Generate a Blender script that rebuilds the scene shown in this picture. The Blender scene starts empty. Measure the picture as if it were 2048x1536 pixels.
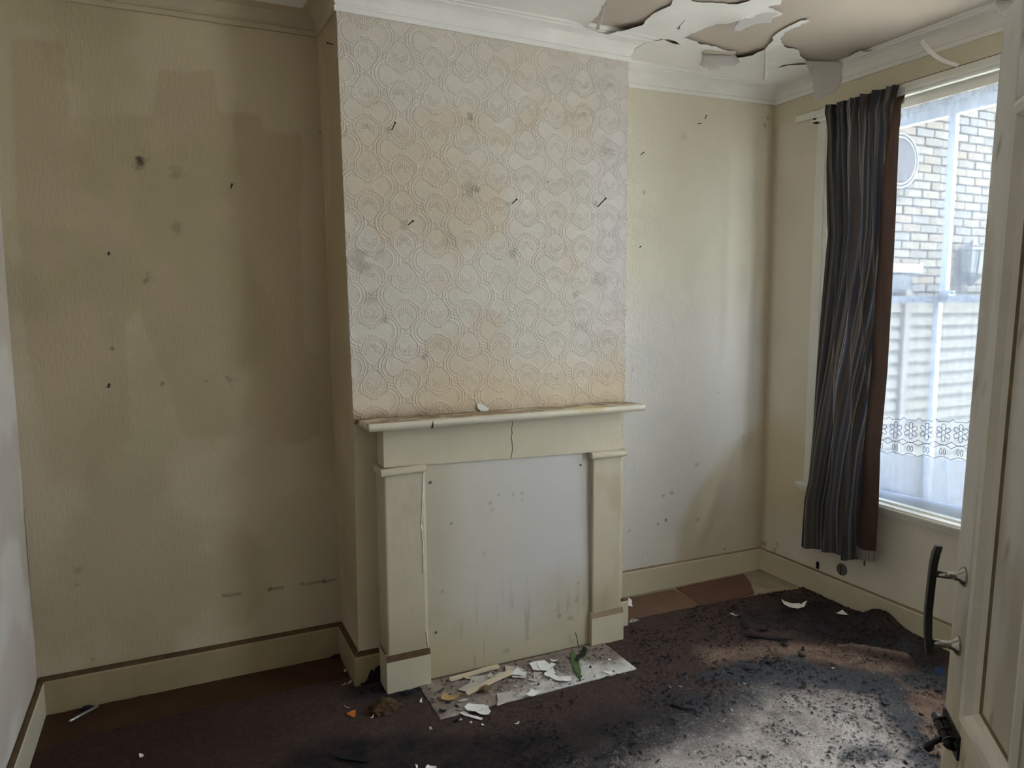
import bpy, math, random
import numpy as np
from mathutils import Vector, Matrix
from mathutils.geometry import delaunay_2d_cdt

S = bpy.context.scene
COLL = S.collection
random.seed(7)
RNG = np.random.default_rng(7)

# ------------------------------------------------------------------ camera
F = 1446.65                                   # focal length in pixels of a 2048 wide frame
C = np.array([-0.66509, -3.41952, 1.68305])
R = np.array([[0.9067614, -0.4216137, -0.0050552],
              [0.0495422, 0.0946285, 0.9942791],
              [0.4187234, 0.9018244, -0.1066932]])   # rows: right, up, forward
cd = bpy.data.cameras.new('camera')
cd.sensor_width = 36.0
cd.lens = F / 2048 * 36.0
cd.clip_start = 0.02
cam = bpy.data.objects.new('camera', cd)
COLL.objects.link(cam)
cam.matrix_world = Matrix(((R[0][0], R[1][0], -R[2][0], C[0]),
                           (R[0][1], R[1][1], -R[2][1], C[1]),
                           (R[0][2], R[1][2], -R[2][2], C[2]), (0, 0, 0, 1)))
S.camera = cam

# ------------------------------------------------------------------ light
W = bpy.data.worlds.new('sky')
S.world = W
W.use_nodes = True
wn, wl = W.node_tree.nodes, W.node_tree.links
bg = wn['Background']
bg.inputs[0].default_value = (0.83, 0.91, 1.0, 1)
bg.inputs[1].default_value = 5.0
sd = bpy.data.lights.new('sun', 'SUN')
sd.energy = 11.0
sd.angle = math.radians(1.0)
sd.color = (1.0, 0.94, 0.84)
sun = bpy.data.objects.new('sun', sd)
COLL.objects.link(sun)
sun.rotation_euler = Vector((0.0, 0.36, -1.0)).to_track_quat('-Z', 'Y').to_euler()
pd = bpy.data.lights.new('window_portal', 'AREA')
pd.shape = 'RECTANGLE'
pd.size, pd.size_y = 1.35, 2.1
pd.cycles.is_portal = True
portal = bpy.data.objects.new('window_portal', pd)
COLL.objects.link(portal)
portal.location = (2.95, -1.055, 1.66)
portal.rotation_euler = Vector((-1, 0, 0)).to_track_quat('-Z', 'Y').to_euler()

p2 = portal.copy()
p2.data = pd.copy()
p2.data.size = 1.0
COLL.objects.link(p2)
p2.location = (2.95, -2.62, 1.66)
S.cycles.max_bounces = 20
S.cycles.diffuse_bounces = 12
S.cycles.transparent_max_bounces = 16

S.view_settings.view_transform = 'Standard'
S.view_settings.look = 'None'
S.view_settings.gamma = 1.0
S.view_settings.use_curve_mapping = False
S.view_settings.exposure = 2.05

# ------------------------------------------------------------------ room numbers (metres)
XL, XB, XW = -1.250, 1.400, 2.678             # left wall, right side of the breast, window wall
D = 0.336                                     # depth of the chimney breast
YF = -3.22                                    # wall with the doorway
H = 2.967                                     # ceiling


def at(x, y, ax, val):
    """the point of the plane  axis ax = val  that the photograph shows at pixel (x, y)"""
    d = R.T @ np.array([(x - 1024) / F, -(y - 768) / F, 1.0])
    return C + (val - C[ax]) / d[ax] * d


def at_plane(x, y, P, n):
    d = R.T @ np.array([(x - 1024) / F, -(y - 768) / F, 1.0])
    return C + ((np.array(P) - C) @ n) / (d @ n) * d


def to_px(P):
    d = (np.asarray(P) - C) @ R.T
    return 1024 + F * d[..., 0] / d[..., 2], 768 - F * d[..., 1] / d[..., 2]


def lin(r, g, b):
    f = lambda v: (v / 255 / 12.92) if v / 255 <= 0.04045 else ((v / 255 + 0.055) / 1.055) ** 2.4
    return np.array([f(r), f(g), f(b)])


def smooth(a, b, x):
    t = np.clip((x - a) / (b - a), 0, 1)
    return t * t * (3 - 2 * t)


def vnoise(x, y, seed=0):
    xi, yi = np.floor(x), np.floor(y)
    fx, fy = x - xi, y - yi
    fx, fy = fx * fx * (3 - 2 * fx), fy * fy * (3 - 2 * fy)

    def h(a, b):
        v = np.sin(a * 127.1 + b * 311.7 + seed * 74.7) * 43758.5453
        return v - np.floor(v)
    return (h(xi, yi) * (1 - fx) + h(xi + 1, yi) * fx) * (1 - fy) + (h(xi, yi + 1) * (1 - fx) + h(xi + 1, yi + 1) * fx) * fy


def fbm(x, y, octv=4, seed=0):
    s, a, t = 0, 0.5, 0
    for i in range(octv):
        s = s + a * vnoise(x, y, seed + i * 13)
        t += a
        x, y, a = x * 2.03 + 5.1, y * 2.03 + 1.7, a * 0.5
    return s / t


def sdf(poly, x, y):
    """signed distance to a polygon, negative inside"""
    poly = np.asarray(poly, float)
    d = np.full(x.shape, 1e9)
    inside = np.zeros(x.shape, bool)
    n = len(poly)
    for i in range(n):
        ax, ay = poly[i]
        bx, by = poly[(i + 1) % n]
        ex, ey = bx - ax, by - ay
        wx, wy = x - ax, y - ay
        t = np.clip((wx * ex + wy * ey) / (ex * ex + ey * ey + 1e-12), 0, 1)
        d = np.minimum(d, (wx - ex * t) ** 2 + (wy - ey * t) ** 2)
        c1 = (ay <= y) != (by <= y)
        with np.errstate(divide='ignore', invalid='ignore'):
            inside ^= c1 & (x < ax + (y - ay) * ex / (ey if ey else 1e-12))
    d = np.sqrt(d)
    return np.where(inside, -d, d)


def mixc(c, col, m):
    return c * (1 - m[..., None]) + np.asarray(col) * m[..., None]


# ------------------------------------------------------------------ materials
def material(name, color=(0.8, 0.8, 0.8), rough=0.7, attr=False, noise=None, bump=None, metal=0.0, spec=0.3, bump2=None):
    """noise = (scale, amount); bump = (scale xyz, distance); attr: base colour from the point colours"""
    m = bpy.data.materials.new(name)
    m.use_nodes = True
    N, L = m.node_tree.nodes, m.node_tree.links
    b = N['Principled BSDF']
    b.inputs['Roughness'].default_value = rough
    b.inputs['Metallic'].default_value = metal
    b.inputs['Specular IOR Level'].default_value = spec
    tc = N.new('ShaderNodeTexCoord')
    if attr:
        a = N.new('ShaderNodeAttribute')
        a.attribute_name = 'Col'
        src = a.outputs['Color']
    else:
        a = N.new('ShaderNodeRGB')
        a.outputs[0].default_value = (*color, 1)
        src = a.outputs[0]
    if noise:
        t = N.new('ShaderNodeTexNoise')
        t.inputs['Scale'].default_value = noise[0]
        t.inputs['Detail'].default_value = 6
        L.new(tc.outputs['Object'], t.inputs['Vector'])
        mr = N.new('ShaderNodeMapRange')
        mr.inputs['From Min'].default_value = 0.25
        mr.inputs['From Max'].default_value = 0.75
        mr.inputs['To Min'].default_value = 1 - noise[1]
        mr.inputs['To Max'].default_value = 1 + noise[1]
        L.new(t.outputs['Fac'], mr.inputs['Value'])
        mx = N.new('ShaderNodeVectorMath')
        mx.operation = 'SCALE'
        L.new(src, mx.inputs[0])
        L.new(mr.outputs[0], mx.inputs['Scale'])
        src = mx.outputs[0]
    L.new(src, b.inputs['Base Color'])
    prev = None
    for bp in (bump, bump2):
        if not bp:
            continue
        mp = N.new('ShaderNodeMapping')
        mp.inputs['Scale'].default_value = bp[0]
        L.new(tc.outputs['Object'], mp.inputs['Vector'])
        t = N.new('ShaderNodeTexNoise')
        t.inputs['Scale'].default_value = 1.0
        t.inputs['Detail'].default_value = 3
        L.new(mp.outputs[0], t.inputs['Vector'])
        bn = N.new('ShaderNodeBump')
        bn.inputs['Strength'].default_value = 1.0
        bn.inputs['Distance'].default_value = bp[1]
        L.new(t.outputs['Fac'], bn.inputs['Height'])
        if prev:
            L.new(prev, bn.inputs['Normal'])
        prev = bn.outputs[0]
    if prev:
        L.new(prev, b.inputs['Normal'])
    return m


M = {}
M['wall'] = material('painted_wallpaper', attr=True, rough=0.62, noise=(3, 0.05), bump=((90, 90, 28), 0.0022), bump2=((300, 300, 120), 0.0006))
M['emboss'] = material('embossed_wallpaper', attr=True, rough=0.6, noise=(4, 0.04), bump=((350, 350, 350), 0.0005))
M['plain_wall'] = material('plain_wall', lin(228, 222, 208), 0.8, noise=(2, 0.05))
M['wood'] = material('cream_gloss_paint', attr=True, rough=0.42, noise=(9, 0.04), bump=((60, 60, 8), 0.0008), spec=0.4)
M['cream'] = material('cream_gloss', lin(198, 188, 164), 0.4, noise=(8, 0.05), bump=((50, 50, 8), 0.0008), spec=0.4)
M['sooty'] = material('shaded_dirty_cream_gloss', lin(160, 145, 112), 0.42, noise=(6, 0.12), bump=((50, 50, 8), 0.0008), spec=0.4)  # dirty cream, darkened further for the shade on the left alcove side
M['tan_coving'] = material('tan_coving', lin(186, 174, 150), 0.75, noise=(6, 0.06), bump=((30, 30, 30), 0.002))
M['grime'] = material('grimy_cream', lin(132, 114, 86), 0.7, noise=(20, 0.25))
M['ledge'] = material('brown_dirt_ledge', lin(84, 64, 42), 0.85, noise=(25, 0.35))
M['board'] = material('painted_board', attr=True, rough=0.45, bump=((30, 30, 6), 0.0008), noise=(5, 0.03), spec=0.4)
M['white'] = material('white_coving', lin(232, 230, 227), 0.75, noise=(6, 0.05), bump=((30, 30, 30), 0.002))
M['paper'] = material('lining_paper', lin(238, 236, 234), 0.85, noise=(5, 0.04), bump=((18, 18, 18), 0.004))
M['paper_back'] = material('lining_paper_back', lin(200, 197, 196), 0.9, noise=(5, 0.06))
M['plasterboard'] = material('pink_plasterboard', lin(190, 179, 167), 0.9, noise=(2.5, 0.08), bump=((25, 25, 25), 0.001))
M['white_gloss'] = material('white_gloss', lin(228, 226, 218), 0.35, noise=(8, 0.04), spec=0.4)
M['sash'] = material('sash_paint', lin(186, 192, 200), 0.45, noise=(8, 0.05))
M['upvc'] = material('white_plastic_track', lin(238, 238, 236), 0.25)
M['nail'] = material('rusty_nail', lin(38, 32, 27), 0.6, metal=0.3)
M['black'] = material('black_metal', lin(24, 23, 24), 0.4, noise=(60, 0.3), spec=0.5)
M['chrome'] = material('worn_chrome', lin(190, 185, 175), 0.25, metal=1.0)
M['carpet'] = material('burnt_carpet', attr=True, rough=1.0, spec=0.05, noise=(160, 0.40), bump=((420, 420, 420), 0.004))
M['hardboard'] = material('brown_hardboard', lin(108, 80, 62), 0.65, noise=(7, 0.18), bump=((80, 80, 80), 0.0006))
M['hardboard_dark'] = material('dark_hardboard', lin(58, 36, 18), 0.6, noise=(7, 0.25), bump=((80, 80, 80), 0.0006))
M['hardboard_red'] = material('reddish_hardboard', lin(98, 68, 54), 0.75, noise=(7, 0.15), bump=((80, 80, 80), 0.0006))
M['subfloor'] = material('bare_beige_floor', lin(150, 138, 118), 0.85, noise=(12, 0.2), bump=((40, 40, 40), 0.002))
M['hearth'] = material('dirty_hearth', attr=True, rough=0.8, noise=(30, 0.15), bump=((90, 90, 90), 0.0015))
M['flake'] = material('white_paint_flake', lin(232, 230, 226), 0.7, noise=(20, 0.05))
M['flake_beige'] = material('beige_paint_flake', lin(188, 180, 168), 0.8, noise=(20, 0.08))
M['flake_tan'] = material('tan_paper_scrap', lin(176, 148, 98), 0.8, noise=(20, 0.15))
M['orange'] = material('orange_shard', lin(196, 110, 50), 0.6, noise=(40, 0.2))
M['stick'] = material('split_pine', lin(208, 193, 164), 0.7, noise=(14, 0.1), bump=((60, 60, 60), 0.001))
M['char'] = material('charcoal', lin(26, 27, 30), 0.8, noise=(60, 0.4))
M['clump'] = material('brown_clump', lin(84, 62, 42), 1.0, noise=(60, 0.5), bump=((200, 200, 200), 0.006))
M['leaf'] = material('green_leaf', lin(86, 106, 66), 0.5, noise=(30, 0.2))
M['leaf_shaded'] = material('shaded_leaf', lin(34, 46, 32), 0.55, noise=(30, 0.2))  # leaf green darkened to stand for the leaf in shadow
M['stem'] = material('green_stem', lin(92, 112, 66), 0.6)
M['shell'] = material('snail_shell', lin(120, 92, 62), 0.4, noise=(80, 0.4))
M['silver'] = material('silver_tube', lin(170, 168, 165), 0.35, metal=0.7)
M['blue'] = material('blue_plastic', lin(60, 120, 215), 0.35)
M['blue_in'] = material('dark_blue_plastic', lin(22, 44, 92), 0.4)
M['lining'] = material('brown_curtain_lining', lin(106, 74, 56), 0.9, noise=(12, 0.1), bump=((150, 150, 30), 0.001))
M['thread'] = material('lace_thread', lin(98, 100, 112), 0.8)
M['fence'] = material('pale_larch_board', lin(62, 62, 58), 0.85, noise=(5, 0.15), bump=((4, 60, 60), 0.003))
M['post'] = material('fence_post', lin(66, 65, 62), 0.85, noise=(6, 0.1))
M['mortar'] = material('mortar', lin(65, 64, 60), 0.95, noise=(30, 0.15))
BR = [material('stock_brick', lin(*c), 0.9, noise=(12, 0.2), bump=((60, 60, 60), 0.004)) for c in
      ((75, 71, 62), (80, 77, 69), (71, 69, 63), (77, 70, 60), (70, 70, 69))]
M['lantern'] = material('lantern_black', lin(30, 33, 40), 0.5)
M['frost'] = material('lantern_glass', lin(90, 95, 98), 0.3)
M['grey_disc'] = material('grey_vent', lin(56, 56, 58), 0.95, spec=0.0)
M['ground'] = material('concrete_ground', lin(205, 202, 194), 0.95, noise=(4, 0.12))
M['plate_pale'] = material('worn_stone_sill', lin(100, 100, 98), 0.8)
M['plate'] = material('grey_plate', lin(92, 88, 84), 0.6, noise=(40, 0.3))
M['door_mould'] = material('door_moulding_paint', lin(232, 228, 216), 0.5, noise=(9, 0.08), spec=0.35)
M['door'] = material('cream_door_paint', attr=True, rough=0.5, noise=(7, 0.05), bump=((60, 60, 8), 0.0008), spec=0.35)


def glass_material():
    m = bpy.data.materials.new('window_glass')
    m.use_nodes = True
    N, L = m.node_tree.nodes, m.node_tree.links
    N.remove(N['Principled BSDF'])
    t, g, x = N.new('ShaderNodeBsdfTransparent'), N.new('ShaderNodeBsdfGlossy'), N.new('ShaderNodeMixShader')
    t.inputs[0].default_value = (0.80, 0.82, 0.83, 1)
    g.inputs['Roughness'].default_value = 0.02
    x.inputs[0].default_value = 0.05
    L.new(t.outputs[0], x.inputs[1])
    L.new(g.outputs[0], x.inputs[2])
    L.new(x.outputs[0], N['Material Output'].inputs[0])
    return m


def cloth_material(name, opacity_attr=False, color=None, trans=0.5):
    """thin cloth: diffuse plus light shining through; net: see-through by the stored weave density"""
    m = bpy.data.materials.new(name)
    m.use_nodes = True
    N, L = m.node_tree.nodes, m.node_tree.links
    N.remove(N['Principled BSDF'])
    d, t, x = N.new('ShaderNodeBsdfDiffuse'), N.new('ShaderNodeBsdfTranslucent'), N.new('ShaderNodeMixShader')
    x.inputs[0].default_value = trans
    if color is None:
        a = N.new('ShaderNodeAttribute')
        a.attribute_name = 'Col'
        L.new(a.outputs['Color'], d.inputs[0])
        L.new(a.outputs['Color'], t.inputs[0])
    else:
        d.inputs[0].default_value = (*color, 1)
        t.inputs[0].default_value = (*color, 1)
    L.new(d.outputs[0], x.inputs[1])
    L.new(t.outputs[0], x.inputs[2])
    out = x.outputs[0]
    if opacity_attr:
        a = N.new('ShaderNodeAttribute')
        a.attribute_name = 'Dens'
        tr, y = N.new('ShaderNodeBsdfTransparent'), N.new('ShaderNodeMixShader')
        L.new(a.outputs['Fac'], y.inputs[0])
        L.new(tr.outputs[0], y.inputs[1])
        L.new(out, y.inputs[2])
        out = y.outputs[0]
    L.new(out, N['Material Output'].inputs[0])
    return m


M['glass'] = glass_material()
M['net'] = cloth_material('net_cloth', True, (0.74, 0.82, 0.97), 0.095)
M['curtain'] = cloth_material('striped_cloth', False, None, 0.06)
M['lining'] = cloth_material('brown_lining_cloth', False, tuple(lin(72, 56, 49)), 0.12)

# ------------------------------------------------------------------ object helpers
ORG = {}


def link(name, me, org, parent=None, label=None, cat=None, group=None, kind=None):
    o = bpy.data.objects.new(name, me)
    COLL.objects.link(o)
    o.location = org
    ORG[o.name] = np.array(org, float)
    if parent is not None:
        o.parent = parent
        o.matrix_parent_inverse = Matrix.Translation(-Vector(ORG[parent.name]))
    if label:
        o['label'] = label
    if cat:
        o['category'] = cat
    if group:
        o['group'] = group
    if kind:
        o['kind'] = kind
    return o


def thing(name, label, cat, loc, group=None, kind=None):
    o = link(name, None, loc, None, label, cat, group, kind)
    o.empty_display_size = 0.05
    return o


def mesh(name, V, Fc, mat, parent=None, smooth_=False, col=None, mats=None, midx=None, extra=None, **kw):
    V = np.asarray(V, float)
    org = np.array([(V[:, 0].min() + V[:, 0].max()) / 2, (V[:, 1].min() + V[:, 1].max()) / 2, V[:, 2].min()])
    me = bpy.data.meshes.new(name)
    if isinstance(Fc, np.ndarray):
        k = Fc.shape[1]
        me.vertices.add(len(V))
        me.vertices.foreach_set('co', (V - org).astype(np.float32).ravel())
        me.loops.add(Fc.size)
        me.loops.foreach_set('vertex_index', Fc.astype(np.int32).ravel())
        me.polygons.add(len(Fc))
        me.polygons.foreach_set('loop_start', np.arange(0, Fc.size, k, dtype=np.int32))
        me.update(calc_edges=True)
    else:
        me.from_pydata((V - org).tolist(), [], Fc)
    for m in (mats or [mat]):
        me.materials.append(m)
    if midx is not None:
        me.polygons.foreach_set('material_index', np.asarray(midx, np.int32))
    if smooth_:
        me.polygons.foreach_set('use_smooth', np.ones(len(me.polygons), bool))
    if col is not None:
        a = me.attributes.new('Col', 'FLOAT_COLOR', 'POINT')
        a.data.foreach_set('color', np.concatenate([col, np.ones((len(V), 1))], 1).astype(np.float32).ravel())
    if extra is not None:
        a = me.attributes.new(extra[0], 'FLOAT', 'POINT')
        a.data.foreach_set('value', np.asarray(extra[1], np.float32))
    me.update()
    return link(name, me, org, parent, **kw)


def quads(nu, nv, flip=False):
    i, j = np.meshgrid(np.arange(nu - 1), np.arange(nv - 1), indexing='ij')
    a = (i * nv + j).ravel()
    q = np.stack([a, a + nv, a + nv + 1, a + 1], 1)
    return q[:, ::-1] if flip else q


class MB:
    """collects simple solids for ONE mesh"""
    def __init__(s):
        s.V, s.F = [], []

    def add(s, V, Fc):
        o = len(s.V)
        s.V += [tuple(v) for v in V]
        s.F += [tuple(i + o for i in f) for f in Fc]
        return s

    def box(s, x0, x1, y0, y1, z0, z1, bev=0.0):
        if bev <= 0:
            V = [(x, y, z) for x in (x0, x1) for y in (y0, y1) for z in (z0, z1)]
            return s.add(V, [(0, 1, 3, 2), (4, 6, 7, 5), (0, 4, 5, 1), (2, 3, 7, 6), (0, 2, 6, 4), (1, 5, 7, 3)])
        import bmesh
        bm = bmesh.new()
        bmesh.ops.create_cube(bm, size=1)
        for v in bm.verts:
            v.co = Vector(((x0 + x1) / 2 + v.co.x * (x1 - x0), (y0 + y1) / 2 + v.co.y * (y1 - y0), (z0 + z1) / 2 + v.co.z * (z1 - z0)))
        bmesh.ops.bevel(bm, geom=bm.edges[:], offset=bev, segments=2, affect='EDGES')
        bm.verts.index_update()
        s.add([v.co[:] for v in bm.verts], [[v.index for v in f.verts] for f in bm.faces])
        bm.free()
        return s

    def obox(s, P, ex, ey, ez):
        """box from a corner frame: centre P, half vectors ex, ey, ez"""
        P, ex, ey, ez = map(np.asarray, (P, ex, ey, ez))
        V = [P + a * ex + b * ey + c * ez for a in (-1, 1) for b in (-1, 1) for c in (-1, 1)]
        return s.add(V, [(0, 1, 3, 2), (4, 6, 7, 5), (0, 4, 5, 1), (2, 3, 7, 6), (0, 2, 6, 4), (1, 5, 7, 3)])

    def tube(s, path, rad, n=8, caps=True):
        path = [np.asarray(p, float) for p in path]
        rads = rad if hasattr(rad, '__len__') else [rad] * len(path)
        rings = []
        for i, p in enumerate(path):
            t = path[min(i + 1, len(path) - 1)] - path[max(i - 1, 0)]
            t /= np.linalg.norm(t) + 1e-12
            u = np.cross(t, (0, 0, 1.0))
            if np.linalg.norm(u) < 1e-3:
                u = np.cross(t, (1.0, 0, 0))
            u /= np.linalg.norm(u)
            w = np.cross(t, u)
            rings.append([p + rads[i] * (math.cos(2 * math.pi * k / n) * u + math.sin(2 * math.pi * k / n) * w) for k in range(n)])
        Fc = []
        for i in range(len(path) - 1):
            for k in range(n):
                Fc.append((i * n + k, i * n + (k + 1) % n, (i + 1) * n + (k + 1) % n, (i + 1) * n + k))
        if caps:
            Fc.append(tuple(range(n))[::-1])
            Fc.append(tuple((len(path) - 1) * n + k for k in range(n)))
        return s.add([v for r in rings for v in r], Fc)

    def prism(s, poly, axis_vec):
        """extrude a planar 3d polygon by a vector"""
        n = len(poly)
        a = np.asarray(axis_vec, float)
        V = [np.asarray(p, float) for p in poly] + [np.asarray(p, float) + a for p in poly]
        return s.add(V, [tuple(range(n)), tuple(range(2 * n - 1, n - 1, -1))] + [(i, n + i, n + (i + 1) % n, (i + 1) % n) for i in range(n)])

    def build(s, name, mat, parent=None, smooth_=False, **kw):
        return mesh(name, s.V, s.F, mat, parent, smooth_, **kw)


def densify(poly, step, jag=0.0, seed=0):
    rr = np.random.default_rng(seed)
    out = []
    n = len(poly)
    for i in range(n):
        a, b = np.asarray(poly[i], float), np.asarray(poly[(i + 1) % n], float)
        k = max(1, int(np.linalg.norm(b - a) / step))
        for j in range(k):
            p = a + (b - a) * j / k
            out.append(p + (rr.normal(0, jag, len(p)) if j else 0))
    return out


def polymesh(poly2, step=None):
    """triangulate a 2d polygon with inner points; returns V2, triangles"""
    P = np.asarray(poly2, float)
    n = len(P)
    pts = [Vector(p) for p in P]
    if step:
        x0, y0 = P.min(0)
        x1, y1 = P.max(0)
        gx, gy = np.meshgrid(np.arange(x0, x1, step), np.arange(y0, y1, step))
        g = np.stack([gx.ravel(), gy.ravel()], 1)
        d = sdf(P, g[:, 0], g[:, 1])
        pts += [Vector(p) for p in g[d < -0.35 * step]]
    r = delaunay_2d_cdt(pts, [(i, (i + 1) % n) for i in range(n)], [], 0, 1e-7)
    V = np.array([tuple(v) for v in r[0]])
    T = np.array([f for f in r[2] if len(f) == 3])
    c = V[T].mean(1)
    return V, T[sdf(P, c[:, 0], c[:, 1]) < 0]


def slab(name, V3, T, nrm, thick, mats, parent=None, **kw):
    """thin sheet with two sides: V3 the front side, thickness along -nrm"""
    V3 = np.asarray(V3)
    n = len(V3)
    nrm = np.asarray(nrm, float)
    V = np.concatenate([V3, V3 - nrm * thick])
    e = {}
    for t in T:
        for a, b in ((t[0], t[1]), (t[1], t[2]), (t[2], t[0])):
            e[(a, b)] = 1
    side = [(a, b) for (a, b) in e if (b, a) not in e]
    Fc = [tuple(map(int, t)) for t in T] + [tuple(int(i) + n for i in t[::-1]) for t in T] + [(int(b), int(a), int(a) + n, int(b) + n) for a, b in side]
    midx = [0] * len(T) + [len(mats) - 1] * len(T) + [0] * len(side)
    return mesh(name, V, Fc, None, parent, mats=mats, midx=midx, **kw)


# ================================================================== SETTING
# ---- corner lines, as crooked as the old house has them
zs_ = [0, 0.16, 1.2, 1.9, 2.87, 2.97]


def x_breast_left(z):
    return np.interp(z, zs_, [0.003, 0.005, 0.013, 0.002, -0.009, -0.010])


def x_alcove_corner(z):
    return np.interp(z, zs_, [0.0, 0.001, -0.010, -0.016, -0.024, -0.025])


def pattern(x, z):
    """interlocking fans: discs of rays, ticks and scallops, standing ones over lying ones (height 0..1)"""
    P, Q = 0.1490, 0.1535
    u, v = (x - 0.406) / P, (z - 2.500) / Q
    iu, iv = np.floor(u), np.floor(v)
    rV = np.full(x.shape, 9.0)
    tV = np.zeros(x.shape)
    eV = np.zeros(x.shape)
    rH, tH, seam = rV.copy(), tV.copy(), rV.copy()
    for a in (-1, 0, 1, 2):
        for b in (-1, 0, 1, 2):
            ju, jv = iu + a, iv + b
            lying = np.mod(ju + jv, 2) == 0
            dx, dz = (u - ju) * P, (v - jv) * Q
            ea, eb = np.abs(dz) - 0.071, np.abs(dx) - 0.052
            r = np.where(lying, 9.0, np.hypot(dx, ea))
            m = r < rV
            rV, tV, eV = np.where(m, r, rV), np.where(m, np.arctan2(dx, ea), tV), np.where(m, ea, eV)
            r = np.where(lying, np.hypot(eb, dz), 9.0)
            m = r < rH
            rH, tH = np.where(m, r, rH), np.where(m, np.arctan2(dz, eb), tH)
            seam = np.where(lying, seam, np.where(np.abs(dz) < 0.5 * Q, np.minimum(seam, np.abs(dx)), seam))
    g = lambda q, w: np.exp(-(q / w) ** 2)
    edge = (rV - 0.0690) - np.minimum(rH - 0.0925, 0.02) * smooth(0.028, -0.012, eV)
    inV = edge < 0
    c = lambda t, n: np.clip(np.cos(t * n), 0, 1)
    # standing fan
    up = smooth(-0.55, -0.30, np.cos(tV))
    sc = 0.0560 + 0.0085 * np.sqrt(np.abs(np.cos(tV * 13.0)))
    h = 0.95 * c(tV, 15.0) * smooth(0.006, 0.011, rV) * (1 - smooth(0.0265, 0.0290, rV)) * (np.cos(tV) > -0.45)
    h = np.maximum(h, 0.7 * up * g(rV - 0.0315, 0.0014))
    h = np.maximum(h, 0.55 * up * c(tV, 28.0) * g(rV - 0.0405, 0.0045))
    h = np.maximum(h, 0.9 * smooth(-0.85, -0.6, np.cos(tV)) * g(rV - 0.0505, 0.0015))
    h = np.maximum(h, 0.9 * g(rV - sc, 0.0016))
    h = np.maximum(h, 0.9 * g(rV - 0.0585, 0.0017) * c(tV, 26.0) ** 2)
    # lying fan
    s2 = 0.0680 + 0.0090 * np.sqrt(np.abs(np.cos(tH * 15.0)))
    out = np.cos(tH) > -0.42
    k = 0.45 * c(tH, 26.0) * g(rH - 0.0375, 0.0045)
    k = np.maximum(k, 0.85 * g(rH - 0.0450, 0.0015))
    k = np.maximum(k, 0.4 * c(tH, 30.0) * g(rH - 0.0530, 0.0035))
    k = np.maximum(k, 0.85 * g(rH - 0.0610, 0.0015))
    k = np.maximum(k, 0.9 * g(rH - s2, 0.0017))
    k = np.maximum(k, 0.9 * g(rH - 0.0705, 0.0018) * c(tH, 30.0) ** 2)
    k = k * out
    k = np.maximum(k, 0.85 * g(seam - 0.0022, 0.0014) * (rH > 0.07))
    h = np.where(inV, h, k)
    return np.maximum(h, 0.8 * g(edge, 0.0017) * (rH > 0.036))


def spots(x, y, c, lst, col, seed=0):
    """small mould spots (x, y, radius, strength)"""
    for i, (px_, py_, r, s) in enumerate(lst):
        near = (np.abs(x - px_) < r * 3) & (np.abs(y - py_) < r * 3)
        if not near.any():
            continue
        xx, yy = x[near] - px_, y[near] - py_
        d = np.hypot(xx, yy) / r
        n = fbm(xx / r * 1.6 + i * 7, yy / r * 1.6, 3, seed + i)
        m = np.clip(smooth(1.15, 0.1, d + (n - 0.5) * 1.8), 0, 1) * s
        c[near] = mixc(c[near], col, m)
    return c


# ---- chimney breast front, with the embossed paper as real relief
xs = np.linspace(0, 1, 680)
zt = np.concatenate([np.linspace(0, 1.17, 160), np.linspace(1.1725, 2.90, 830), [2.97]])
U, Z = np.meshgrid(xs, zt, indexing='ij')
XX = x_breast_left(Z) * (1 - U) + XB * U
wav = np.where(U < 0.5, 1, 1)
em = np.maximum(smooth(1.175, 1.185, Z), smooth(1.322, 1.330, XX) * smooth(0.15, 0.2, Z))
fade = 0.72 + 0.5 * fbm(XX * 5, Z * 5, 3, 4)
hgt = pattern(XX, Z) * em * fade * 0.0037 + (fbm(XX * 160, Z * 160, 2, 9) - 0.5) * 0.0006 * em
ragged = (U < 0.004) | (U > 0.996)
XX = XX + np.where(ragged, (fbm(Z * 60, Z * 0 + 3, 3, 2) - 0.5) * 0.004 * em, 0)
V = np.stack([XX, -D - hgt, Z], -1).reshape(-1, 3)
c = np.tile(lin(208, 201, 190), (V.shape[0], 1))
fx, fz = V[:, 0], V[:, 2]
low = 1 - em.ravel()
c = mixc(c, lin(200, 190, 164), low)
c = mixc(c, lin(200, 182, 156), 0.55 * smooth(0.50, 0.64, fbm(fx * 2.2, fz * 2.2, 4, 21)) * (1 - low))
c = mixc(c, lin(206, 200, 198), 0.75 * smooth(1.05, 1.30, fx + 0.12 * (fbm(fx * 5, fz * 5, 3, 3) - 0.5)) * smooth(1.25, 1.7, fz))
c = mixc(c, lin(212, 190, 156), 0.55 * smooth(1.52, 1.22, fz + 0.15 * (fbm(fx * 4, fz * 4, 3, 5) - 0.5)) * (1 - low))
c = mixc(c, lin(128, 92, 56), 0.75 * smooth(1.255, 1.195, fz + 0.04 * (fbm(fx * 14, fz * 14, 3, 6) - 0.5)) * smooth(0.75, 0.1, fx) * (1 - low))
SP = [at(x, y, 1, -D)[[0, 2]].tolist() + [r, s] for x, y, r, s in
      [(940, 378, .05, .35), (720, 520, .05, .35), (720, 540, .03, .3), (1028, 508, .03, .35), (1096, 363, .008, .7), (997, 386, .006, .7),
       (953, 381, .01, .6), (941, 234, .02, .5), (900, 480, .05, .2), (850, 712, .02, .4), (770, 640, .02, .3), (1200, 560, .05, .25),
       (1160, 650, .05, .2), (1210, 300, .05, .25), (740, 600, .04, .22), (1150, 590, .02, .35), (775, 262, .018, .25), (810, 447, .025, .3), (1192, 408, .02, .35), (1016, 408, .014, .25), (760, 512, .03, .25)]]  # the spots just left of the four nails stand for their faint shadows
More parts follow.
